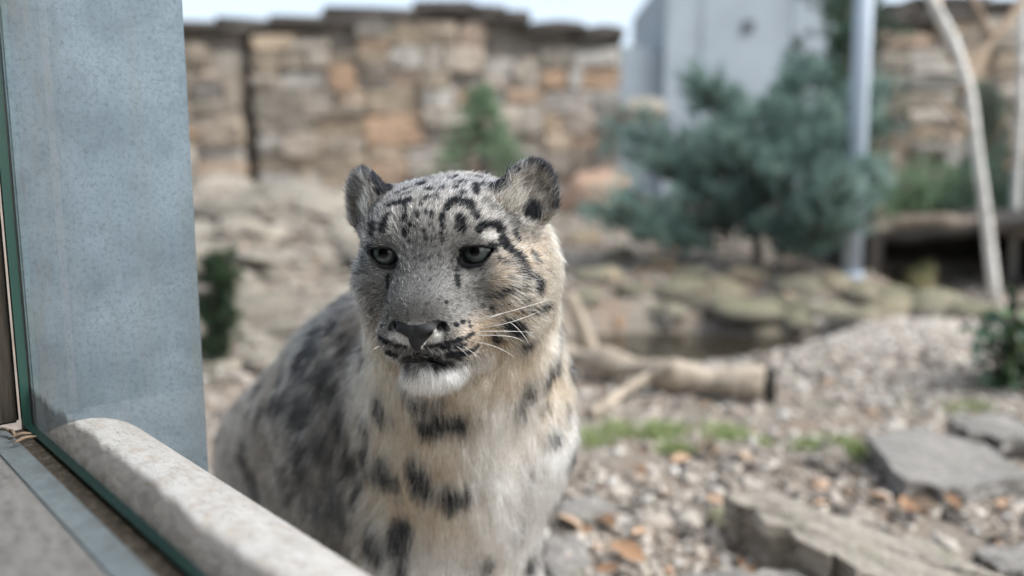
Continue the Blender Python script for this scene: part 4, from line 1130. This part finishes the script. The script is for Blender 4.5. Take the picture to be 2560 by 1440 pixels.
B = [([(515,80),(530,150)],16,1),([(520,310)],16,1),([(525,350),(520,470)],9,.8),([(1100,300)],20,1.1),([(1540,240)],16,.7),([(1480,325)],16,.9),
 ([(1565,355)],18,1),([(1620,235),(1670,190),(1740,160),(1770,140)],20,1.1),([(1860,145)],28,1.1),([(2000,60),(2010,150)],40,1.1),([(1880,20)],28,1),
 ([(1760,45)],14,.7),([(1880,265)],28,1),([(1950,375),(2050,340),(2110,320)],22,1),([(1740,320)],12,.6),([(1830,385),(1930,370)],12,.6),
 ([(1120,555)],14,1),([(1200,520)],24,1.1),([(1270,498)],24,1.1),([(1330,500)],16,1),([(1340,545)],16,.8),([(460,535)],18,1),([(430,500)],10,.8),
 ([(940,745),(1040,722)],15,.9),([(1080,712),(1190,690),(1250,672)],19,.95),([(1290,660),(1365,612)],17,.9),([(880,740),(930,745)],12,.9),([(1060,755),(1130,748)],18,.9),([(1190,745),(1290,722)],20,.95),([(1000,780)],16,.8),
 ([(600,735),(700,745)],12,.9),([(510,690),(600,740)],14,.9),([(440,650),(500,700)],20,.9),
 ([(1120,822),(1250,815),(1350,790)],32,1.15),([(1210,850),(1300,858)],30,1.1),([(1400,750)],30,.7),([(520,800),(590,825)],28,1.0),([(610,848),(760,838)],11,.8),
 ([(780,808),(900,832),(1050,838)],8,1.0),([(800,880),(950,895)],26,.45),([(730,900)],20,.9),([(725,950)],22,1),([(990,960)],24,1.1),([(1030,905)],22,1),
 ([(1080,965)],14,.9),([(1140,910)],24,1),([(960,890)],26,.9),([(880,930)],24,.6),([(1270,890)],36,1),
 ([(1740,500),(1790,550),(1840,560)],58,.9),([(1620,670)],52,.95),([(1900,700)],50,.8),([(1960,640)],30,.6),([(2130,960),(2080,1060)],68,.95),
 ([(2170,850)],40,.75),([(2190,560),(2180,700)],25,.5),([(1900,1200)],45,.7),([(1820,1360)],35,.6),([(2060,1370)],55,.5),([(2300,1350)],40,.5),
 ([(700,1185)],34,.9),([(800,1260),(950,1275),(1080,1260)],46,.9),([(390,830)],60,.5),([(440,1300),(460,1380)],60,.85)]
Cc = [([(1000,625)],20,.5),([(1160,650),(1250,665),(1320,660)],46,1),([(1430,620)],30,.5),([(1680,500)],25,.7),([(1650,580)],22,.7),([(1770,580)],30,.5),
 ([(1885,600)],28,.7),([(1815,735)],33,.85),([(950,870),(935,920),(990,950)],42,1),([(1110,900),(1150,970),(1140,990)],52,1),([(1280,1020),(1310,1050),(1360,1020)],38,.95),
 ([(1040,1210),(1020,1270)],56,1),([(890,1220),(880,1300),(930,1320)],36,.95),([(860,640)],30,.9),([(855,780),(860,870)],30,.9),([(830,980),(820,1060)],25,.8),
 ([(1700,930)],20,.4),([(1740,1190)],30,.7),([(1680,1380)],48,.9),([(1480,1370)],40,.6),([(1030,1390),(1030,1440)],25,.8),([(1620,1240)],30,.5),
 ([(600,280),(540,310),(520,380),(560,430)],24,1),([(650,380),(640,480),(680,490)],38,.95),([(530,560),(520,640)],48,.9),([(380,560),(440,540)],42,.8),
 ([(330,590),(310,660)],28,.8),([(240,760),(230,850),(290,960)],42,.8),([(280,980),(320,1040)],42,.8),([(540,780),(530,920)],34,.9),([(380,720),(380,800)],33,.8),
 ([(450,880),(440,960)],33,.7),([(640,740),(660,800)],33,.8),([(720,600),(740,700)],30,.8),([(780,820),(790,900)],33,.8),([(700,950),(720,1100)],30,.7),
 ([(600,200),(590,240)],30,.8),([(680,160)],30,.8),([(420,420)],35,.7),([(440,250),(400,290)],25,.7),([(260,620)],30,.7),([(130,600)],25,.6),([(170,540),(200,560)],30,.6),
 ([(480,1040)],40,.7),([(620,1100)],35,.6),([(760,1150)],40,.8),([(330,450),(300,500)],30,.6),([(740,240),(760,330)],40,.5)]
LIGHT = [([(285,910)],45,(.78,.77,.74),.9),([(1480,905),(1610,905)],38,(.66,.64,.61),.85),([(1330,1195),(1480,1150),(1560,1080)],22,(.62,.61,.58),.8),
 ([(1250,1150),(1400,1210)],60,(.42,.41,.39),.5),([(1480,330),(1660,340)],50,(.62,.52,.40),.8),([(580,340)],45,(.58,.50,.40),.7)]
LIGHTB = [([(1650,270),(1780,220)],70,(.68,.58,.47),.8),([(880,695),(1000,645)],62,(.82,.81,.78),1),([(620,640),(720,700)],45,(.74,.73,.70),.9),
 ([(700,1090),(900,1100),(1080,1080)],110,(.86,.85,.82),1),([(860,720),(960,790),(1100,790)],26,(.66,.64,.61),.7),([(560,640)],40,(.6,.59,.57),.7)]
MARKS = []        # (3-D points, radius m, strength)
TINTS = []
def lay(lst, x0, y0, k, dest, tint=False):
    for e in lst:
        pts = []
        for (X, Y) in e[0]:
            h_ = hit(x0 + X / k, y0 + Y / k)
            if h_ is not None: pts.append(h_)
        if not pts: continue
        y = float(np.mean([q[1] for q in pts]))
        dest.append((np.array(pts), e[1] / k * y / FPX, *e[2:]))
lay([(p_, r_ * 1.14, s_) for p_, r_, s_ in A], 840, 360, 4, MARKS); lay(B, 840, 680, 4, MARKS); lay([(p_, r_ * (1.04 if p_[0][0] < 830 else .92), s_) for p_, r_, s_ in Cc], 500, 740, 2.057, MARKS)
lay(LIGHT, 840, 360, 4, TINTS); lay(LIGHTB, 840, 680, 4, TINTS)
# rosettes on the sides the photograph does not show
view = SK_V - CAM; view /= np.linalg.norm(view, axis=1)[:, None]
hid = np.where(((SK_N * view).sum(1) > .05) & (SK_V[:, 2] > .05) & (np.linalg.norm(w2h(SK_V), axis=1) > .16))[0]
cent = np.empty((0, 3))
for i in rng.permutation(hid)[:2500]:
    if len(cent) == 0 or np.linalg.norm(cent - SK_V[i], axis=1).min() > .075: cent = np.vstack([cent, SK_V[i]])
for c in cent:
    t = rng.normal(size=3); t -= t @ (c * 0 + 1) / 3
    a0 = rng.uniform(0, 6.28)
    pts = np.array([c + .022 * np.array([math.cos(a0 + a), .6 * math.cos(a0 + a), math.sin(a0 + a)]) for a in np.linspace(0, rng.uniform(2.5, 5), 5)])
    MARKS.append((pts, rng.uniform(.009, .013), rng.uniform(.7, 1)))

def seg_dist(p, pts):
    # depth along the line of sight counts less: marks on steep skin run on over the curve
    vd = pts.mean(0) - CAM; vd = vd / np.linalg.norm(vd)
    p = p - .55 * (p @ vd)[:, None] * vd; pts = pts - .55 * (pts @ vd)[:, None] * vd
    if len(pts) == 1: return np.sqrt(((p - pts[0]) ** 2).sum(1))
    d = np.full(len(p), 9.0)
    for a, b in zip(pts[:-1], pts[1:]):
        ab = b - a; t = np.clip(((p - a) @ ab) / (ab @ ab + 1e-12), 0, 1)
        d = np.minimum(d, np.sqrt(((p - a - t[:, None] * ab) ** 2).sum(1)))
    return d
def sm(x, a, b):
    t = np.clip((x - a) / (b - a), 0, 1); return t * t * (3 - 2 * t)
def apply_marks(p, lst, soft, grow=1.0):
    """strongest mark at each point"""
    out = np.zeros(len(p)); which = np.zeros(len(p), int) - 1
    for k, e in enumerate(lst):
        c = e[0].mean(0); ext = np.sqrt(((e[0] - c) ** 2).sum(1)).max() + e[1] * 3.0
        idx = np.where((np.abs(p - c) < ext).all(1))[0]
        if len(idx) == 0: continue
        d = seg_dist(p[idx], e[0]) / (e[1] * grow)
        d = d + .55 * (vnoise(p[idx], .55 / e[1], 3) - .5)
        v = (1 - sm(d, 1 - soft, 1 + soft)) * e[-1]
        better = v > out[idx]
        out[idx[better]] = v[better]; which[idx[better]] = k
    return out, which

def zones(p):
    """head-space coordinates and region weights"""
    q = w2h(p)
    hd = np.full(len(p), 1.0); near = (q ** 2).sum(1) < .25 ** 2
    if near.any(): hd[near] = head_sdf(q[near].astype(np.float32))
    bd = body_sdf(p.astype(np.float32))
    head = sm(bd - hd, -.012, .012)
    m = q * np.array([1, 1, 1.]); m[:, 0] = np.abs(m[:, 0])
    return q, m, head
ER = euler(0, 20, 30) @ euler(-14, 0, 0); EC = np.array((.083, .046, .044))

def coat(p, geom=False):
    """base colour of the coat at points on the skin (linear albedo)"""
    q, m, head = zones(p)
    el = (m - EC) @ ER
    ear = (np.linalg.norm(el / np.array([.036, .020, .041]), axis=1) < 1.12) & (el[:, 2] > -.022)
    if geom: return q, m, head, ear, el
    grey = np.array([.175, .170, .163]); bridge = np.array([.15, .15, .148]); pale = np.array([.34, .322, .30]); cream = np.array([.70, .545, .39])
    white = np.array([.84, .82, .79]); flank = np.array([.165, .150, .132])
    f = np.tile(grey, (len(p), 1))
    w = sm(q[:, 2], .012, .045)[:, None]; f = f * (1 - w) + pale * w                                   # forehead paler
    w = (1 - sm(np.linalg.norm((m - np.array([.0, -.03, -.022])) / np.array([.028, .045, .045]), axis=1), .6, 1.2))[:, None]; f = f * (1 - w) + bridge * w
    w = (sm(q[:, 0], .050, .085) * sm(-q[:, 2], -.03, .03))[:, None]; f = f * (1 - w) + cream * w        # cream cheek on the lit side only, light put into the colour
    w = (sm(m[:, 0], .026, .05) * sm(-q[:, 2], .045, .07) * (.25 + .75 * sm(q[:, 0], -.02, .02)))[:, None]; f = f * (1 - .7 * w) + cream * .7 * w  # lower cheeks cream; less on the left, its shadow painted in
    w = sm(-q[:, 2], .100, .112)[:, None]; f = f * (1 - w) + white * w                                  # chin
    px = project(p)
    b = np.tile(cream, (len(p), 1))
    w = (1 - sm(p[:, 0] + .6 * (p[:, 1] - .9) * -1, -.25, -.12))[:, None]; b = b * (1 - w) + flank * w   # flank and back greyer; shade of the left side painted in as well
    w = np.maximum(sm(p[:, 0], -.085, .01) * sm(-p[:, 2], -.50, -.40), .85 * sm(-p[:, 2], -.37, -.31) * sm(p[:, 0], -.19, -.15))[:, None]; b = b * (1 - w) + white * w        # white lower breast
    w = (1 - sm(np.linalg.norm((p - P(1240, 1010, .87)) / np.array([.065, .10, .105]), axis=1), .4, 1.2))[:, None]; b = b * (1 - .8 * w) + white * .8 * w   # throat
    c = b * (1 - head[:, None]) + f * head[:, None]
    # ears: grey-buff cup, dark rim
    c[ear] = np.array([.165, .148, .128])
    rim = ear & (np.linalg.norm(el[:, [0, 2]] / np.array([.0275, .0335]), axis=1) > .90) & (el[:, 2] > 0)
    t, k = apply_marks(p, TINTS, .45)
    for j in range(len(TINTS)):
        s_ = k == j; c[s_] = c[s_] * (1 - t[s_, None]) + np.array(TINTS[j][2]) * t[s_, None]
    d, _ = apply_marks(p, MARKS, .24, 1.16)
    d = np.clip(d, 0, 1)
    back = ear & (el[:, 1] > .004); d[back] = np.maximum(d[back], .8); d[rim] = .95
    # liner round the eyes and the lips
    gap = eye_gap(m); front = m[:, 1] < .012
    inner = 1 - sm(np.linalg.norm((m - (INC + np.array([-.001, 0, -.003]))) * np.array([1, .4, .8]), axis=1), .003, .0065)
    liner = np.maximum((1 - sm(gap, .0016, .0036)), inner) * front
    d = np.maximum(d, liner * .97 * head)
    return c, d, q, m, head, ear, el

def bare(q, m, head):
    """nose leather, eyes and mouth carry no hair"""
    half = np.interp(-q[:, 2], [.0490, .0515, .0560, .0620, .0680, .0740, .0800], [.010, .0185, .0195, .0150, .0085, .0042, .0018])
    topz = -.0530 + .0030 * np.clip((m[:, 0] - .004) / .012, 0, 1)
    wing = (np.linalg.norm((m[:, [0, 2]] - np.array([.0225, -.0555])) @ np.array([[.78, .62], [-.62, .78]]) / np.array([.0085, .0036]), axis=1) < 1)
    nose = (((m[:, 0] < half) & (q[:, 2] < topz) & (q[:, 2] > -.082)) | wing) & (m[:, 1] < -.034)
    eye = (eye_gap(m) < .0010) & (m[:, 1] < .012)
    return (nose & (head > .5)), (eye & (head > .5))

# skin colours
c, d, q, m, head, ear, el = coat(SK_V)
nose, eyeb = bare(q, m, head)
black = np.array([.005, .0055, .007])
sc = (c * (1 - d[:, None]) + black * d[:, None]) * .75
nos_ = nose & (np.minimum(np.linalg.norm((m - np.array([.0130, -.0600, -.0645])) / np.array([.0066, .012, .0042]), axis=1), np.linalg.norm((m - np.array([.0205, -.0500, -.0580])) / np.array([.0078, .014, .0062]), axis=1)) < 1)
sc[nose] = (.014, .015, .0165); sc[nos_] = (.010, .010, .011); sc[eyeb] = (.008, .008, .009)
ca = sk_me.color_attributes.new('coat', 'FLOAT_COLOR', 'POINT')
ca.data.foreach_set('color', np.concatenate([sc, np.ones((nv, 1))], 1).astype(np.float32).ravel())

nt = NT('leopard_skin')
vc = nt.n('VertexColor', layer_name='coat').outputs['Color']
nz = nt.noise(nt.coords('Object'), 900, 3)
nt.principled(vc, .55, nt.bump(nz, .35, .0006), spec=.35)
skin_mat = nt.m
sk_me.materials.append(skin_mat)
leo = link(bpy.data.objects.new('snow_leopard', sk_me))
tag(leo, 'snow leopard sitting behind the glass, grey face and spotted cream chest', 'leopard')

# strands
tri = np.concatenate([SK_Q[:, [0, 1, 2]], SK_Q[:, [0, 2, 3]]])
e1 = SK_V[tri[:, 1]] - SK_V[tri[:, 0]]; e2 = SK_V[tri[:, 2]] - SK_V[tri[:, 0]]
area = .5 * np.linalg.norm(np.cross(e1, e2), axis=1)
tc = SK_V[tri].mean(1); tn = SK_N[tri].mean(1)
tv = tc - CAM; dist = np.linalg.norm(tv, axis=1); facing = -(tn * tv).sum(1) / dist
dens = np.where(facing > -.25, 1.0, .12) / np.maximum(dist / .75, .8) ** 1.2
headw = np.linalg.norm((w2h(tc) - np.array([0, .03, -.01])), axis=1) < .13
dens = np.where(headw, dens * 4.2, dens)
ql = w2h(tc); dens = np.where(headw & (np.linalg.norm(ql - np.array([0, -.03, -.045]), axis=1) < .05), dens * 1.9, dens)
dens[tc[:, 2] < .03] *= .3
NH = 380000
cum = np.cumsum(area * dens)
ti = np.searchsorted(cum, rng.uniform(0, cum[-1], NH))
u = rng.uniform(size=(NH, 2)); fl = u.sum(1) > 1; u[fl] = 1 - u[fl]
root = SK_V[tri[ti, 0]] + u[:, :1] * e1[ti] + u[:, 1:] * e2[ti]
nrm = SK_N[tri[ti, 0]] * (1 - u.sum(1))[:, None] + SK_N[tri[ti, 1]] * u[:, :1] + SK_N[tri[ti, 2]] * u[:, 1:]
nrm /= np.linalg.norm(nrm, axis=1)[:, None]
q, m, head, ear, el = coat(root, True)
nose, eyeb = bare(q, m, head)
keep = ~(nose | eyeb) & (root[:, 2] > .004)
root, nrm, q, m, head, ear, el = (a[keep] for a in (root, nrm, q, m, head, ear, el))
N = len(root)
# lie of the coat
src = np.array([0, -.078, -.046])
fh = q - src; fh /= np.linalg.norm(fh, axis=1)[:, None]
chin = sm(-q[:, 2], .084, .098)[:, None]
fh = fh * (1 - chin) + np.array([0, .25, -1.0]) * chin
lip = (sm(-q[:, 2], .066, .078) * (1 - chin[:, 0]) * sm(-q[:, 1], -.01, .02))[:, None]
fh = fh * (1 - lip) + (np.stack([np.sign(q[:, 0]) * .9, np.full(N, .35), np.full(N, -.75)], 1)) * lip
chk = (sm(m[:, 0], .045, .075) * sm(-q[:, 2], -.01, .03))[:, None]
fh = fh + chk * np.array([0, .2, -.55])
eo = ear & (el[:, 1] < .0)
fe = np.stack([np.sign(q[:, 0]) * .55, np.full(N, .1), np.full(N, .8)], 1)
fh[eo] = fe[eo]
fw = fh @ HEAD_R.T
side = sm(root[:, 1], .92, 1.10)[:, None]
fb = np.array([.0, .05, -1.0]) * (1 - side) + np.array([-.45, .55, -.62]) * side
fb = fb + .35 * (root - P(1160, 1000, .95)) / .15 * np.array([1, 0, 0]) * (1 - side)
flow = fb * (1 - head[:, None]) + fw * head[:, None]
flow -= nrm * (flow * nrm).sum(1)[:, None]
flow /= np.linalg.norm(flow, axis=1)[:, None] + 1e-9
# lengths
dn_ = np.linalg.norm(q - np.array([0, -.06, -.045]), axis=1)
lh = .0030 + .0050 * sm(dn_, .015, .10)
lh = lh + chk[:, 0] * .008 + chin[:, 0] * .007
eyed = np.linalg.norm((m - (EYE_C + np.array([0, -.012, 0]))), axis=1)
lh = np.where(eyed < .024, np.minimum(lh, .0045), lh)
lh[ear] = .0055; lh[eo] = .013
tuft = eo & (el[:, 0] * 1.0 < -.004) & (el[:, 2] < .012)
lh[tuft] = .019
lb = .025 - .003 * sm(root[:, 1], 1.0, 1.2); lb = np.where(root[:, 2] < .16, .016, lb)
ln = lb * (1 - head) + lh * head
ln *= rng.uniform(.65, 1.15, N)
lift = (.42 * (1 - head) + 0.20 * head) + .09 * rng.normal(size=N)
lift[ear] = .28
# clumps
cs = np.where(head > .5, .0019, .0085)
jit = root + .35 * cs[:, None] * rng.normal(size=(N, 3))
cell = np.floor(jit / cs[:, None]).astype(np.int64)
key_ = (cell[:, 0] * 73856093) ^ (cell[:, 1] * 19349663) ^ (cell[:, 2] * 83492791) ^ (head > .5)
_, inv = np.unique(key_, return_inverse=True)
ncl = inv.max() + 1
cnt = np.bincount(inv, minlength=ncl)
cc = np.stack([np.bincount(inv, root[:, a], ncl) / cnt for a in range(3)], 1)[inv]
crv = rng.normal(size=(ncl, 3))[inv]; cb = rng.normal(size=ncl)[inv]
wav = np.stack([vnoise(root, 28, s_) - .5 for s_ in (11, 12, 13)], 1)
dirv = flow + lift[:, None] * nrm + .16 * rng.normal(size=(N, 3)) + .22 * crv + .9 * wav * (1 - head[:, None]) + .35 * wav * head[:, None]
dirv /= np.linalg.norm(dirv, axis=1)[:, None]
inw = (dirv * nrm).sum(1); fix = inw < .10; dirv[fix] += (.10 - inw[fix])[:, None] * nrm[fix]
K = 5
tt = np.linspace(0, 1, K)
pos = np.empty((N, K, 3))
grav = np.array([0, 0, -1.0])
for k, t in enumerate(tt):
    bend = (flow * .35 - nrm * .18 + grav * .12) * (t * t)
    pos[:, k] = root + ln[:, None] * (dirv * t + bend) - nrm * .0006
    pull = (.55 * t ** 1.5) * np.where(head > .5, .35, .8)
    pos[:, k] += pull[:, None] * ((cc + (pos[:, k] - root)) - pos[:, k])
# a strand shows its colour about half way along, so the markings are read there
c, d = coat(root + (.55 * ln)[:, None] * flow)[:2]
# strand colours: banded grey and black hairs
rr = rng.uniform(size=N)
col = c.copy()
tf = tuft & (rng.uniform(size=N) < .55) & (d < .5)
col[tf] = (.50, .44, .36)
pep = head * (1 - sm(c.mean(1), .45, .75)) + .25 * (1 - head)
dark_hair = rr < .34 * pep
col[dark_hair] *= .34
lite = rr > 1 - .30 * pep * (.30 + .70 * sm(dn_, .045, .085))
col[lite] = col[lite] * .35 + .65 * np.array([.72, .70, .66])
col *= np.clip(1 + np.where(head > .5, .46, .24) * cb + .14 * rng.normal(size=N), .25, 2.2)[:, None]
dd = d * np.where(rng.uniform(size=N) < .16 * (1 - head), .15, 1)
dd = np.where(rng.uniform(size=N) < dd * 1.45, np.minimum(dd + .4, 1), dd * .5)
col = col * (1 - dd[:, None]) + black * dd[:, None]
col = np.clip(col, .003, .93)
rad0 = np.where(head > .5, .00021, .00034) * rng.uniform(.7, 1.25, N)
rad = rad0[:, None] * np.array([1, 1, .9, .65, .12])[None]
hc = bpy.data.hair_curves.new('fur')
hc.add_curves([K] * N)
hc.attributes['position'].data.foreach_set('vector', pos.astype(np.float32).ravel())
ra = hc.attributes.get('radius') or hc.attributes.new('radius', 'FLOAT', 'POINT')
ra.data.foreach_set('value', rad.astype(np.float32).ravel())
hca = hc.attributes.new('coat', 'FLOAT_COLOR', 'CURVE')
hca.data.foreach_set('color', np.concatenate([col, np.ones((N, 1))], 1).astype(np.float32).ravel())
nt = NT('leopard_fur')
at_ = nt.n('Attribute', attribute_name='coat')
hb = nt.n('BsdfHairPrincipled', parametrization='COLOR')
nt.l(at_.outputs['Color'], hb.inputs['Color'])
hb.inputs['Roughness'].default_value = .45
hb.inputs['Radial Roughness'].default_value = .75
hb.inputs['IOR'].default_value = 1.20
nt.l(hb.outputs[0], nt.out.inputs['Surface'])
hc.materials.append(nt.m)
fur = link(bpy.data.objects.new('fur', hc), leo)
scn.cycles_curves.shape = 'RIBBONS'
print('strands', N, round(_time.time() - _t0, 1))

# eyes
def eye_mat(gaze):
    nt = NT('leopard_eye')
    g = nt.coords('Object')
    dt = nt.n('VectorMath', operation='DOT_PRODUCT'); nt.l(g, dt.inputs[0]); dt.inputs[1].default_value = tuple(gaze / EYE_R)
    ang = nt.math('ARCCOSINE', nt.math('MINIMUM', dt.outputs['Value'], .99999))
    f = nt.math('DIVIDE', ang, 1.0, True)
    nzv = nt.noise(nt.coords('Object'), 420, 3)
    iris = nt.mix(nt.math('MULTIPLY', nzv, .5), (.026, .035, .035), (.055, .068, .065))
    ring = nt.ramp(f, [(.0, (0, 0, 0)), (.28, (0, 0, 0)), (.34, (1, 1, 1)), (.64, (1, 1, 1)), (.72, (.06, .06, .06)), (1, (.03, .03, .03))])
    colr = nt.mix(1.0, iris, ring, 'MULTIPLY')
    p = nt.principled(colr, .35, spec=.15)
    p.inputs['Coat Weight'].default_value = .85; p.inputs['Coat Roughness'].default_value = .02
    return nt.m
def uv_sphere(r, nu=40, nvv=24):
    V = [(0, 0, r)]; F = []
    for i in range(1, nvv):
        a = math.pi * i / nvv
        for j in range(nu):
            b_ = 2 * math.pi * j / nu; V.append((r * math.sin(a) * math.cos(b_), r * math.sin(a) * math.sin(b_), r * math.cos(a)))
    V.append((0, 0, -r))
    for j in range(nu):
        F.append((0, 1 + j, 1 + (j + 1) % nu)); o = 1 + (nvv - 2) * nu; F.append((len(V) - 1, o + (j + 1) % nu, o + j))
    for i in range(nvv - 2):
        for j in range(nu):
            a = 1 + i * nu + j; b_ = 1 + i * nu + (j + 1) % nu; F.append((a, a + nu, b_ + nu, b_))
    return V, F
for s_, (gx, gy) in ((-1, (957, 634)), (1, (1186, 628))):
    cen = h2w(EYE_C * np.array([s_, 1, 1]))
    dr = ray(gx, gy); dr /= np.linalg.norm(dr); oc = CAM - cen
    b_ = oc @ dr; disc = b_ * b_ - (oc @ oc - EYE_R ** 2)
    g = (CAM + dr * (-b_ - math.sqrt(max(disc, 0))) - cen); g /= np.linalg.norm(g)
    V, F = uv_sphere(EYE_R)
    eo_ = mesh_obj('eye', V, F, eye_mat(g), leo); eo_.location = cen
# whiskers
nt = NT('whisker'); nt.principled((.80, .79, .76), .4, spec=.4); wh_mat = nt.m
def tube(name, pts, radii, mat, parent, n=6):
    pts = [np.array(p_, float) for p_ in pts]; V = []; F = []
    for i, p_ in enumerate(pts):
        t = pts[min(i + 1, len(pts) - 1)] - pts[max(i - 1, 0)]; t /= np.linalg.norm(t)
        a = np.cross(t, (0, 0, 1.0)); a = a / np.linalg.norm(a) if np.linalg.norm(a) > 1e-4 else np.array([1.0, 0, 0])
        b_ = np.cross(t, a)
        for j in range(n):
            w = 2 * math.pi * j / n; V.append(p_ + radii[i] * (math.cos(w) * a + math.sin(w) * b_))
    for i in range(len(pts) - 1):
        for j in range(n):
            F.append((i * n + j, i * n + (j + 1) % n, (i + 1) * n + (j + 1) % n, (i + 1) * n + j))
    F.append(tuple(range(n))[::-1]); F.append(tuple((len(pts) - 1) * n + j for j in range(n)))
    return mesh_obj(name, V, F, mat, parent)
WH = [((1390,475),(1750,390),(2120,280),.03),((1400,500),(1560,450),(1690,405),.02),((1450,560),(1750,500),(2040,390),.03),((1370,600),(1680,592),(1970,605),.03),
 ((1720,490),(1840,590),(1940,740),.0),((1380,700),(1600,750),(1790,855),.01),((1210,745),(1270,790),(1320,840),-.01),((1270,740),(1360,800),(1450,880),.0),
 ((385,478),(330,445),(270,400),.02),((440,740),(390,765),(340,800),.01),((250,745),(170,780),(90,830),.05),((1350,640),(1700,640),(1880,700),.02)]
for a, b_, e, dy in WH:
    p0 = hit(840 + a[0] / 4, 680 + a[1] / 4)
    if p0 is None: continue
    pts = [p0]
    for k in range(1, 9):
        t = k / 8
        X = (1 - t) ** 2 * a[0] + 2 * t * (1 - t) * (2 * b_[0] - .5 * (a[0] + e[0])) + t * t * e[0]
        Y = (1 - t) ** 2 * a[1] + 2 * t * (1 - t) * (2 * b_[1] - .5 * (a[1] + e[1])) + t * t * e[1]
        pts.append(at(840 + X / 4, 680 + Y / 4, p0[1] - .018 * math.sin(t * 2.2) + dy * t * t - .004))
    tube('whisker', pts, [.00032 * (1 - .75 * k / 8) for k in range(9)], wh_mat, leo)
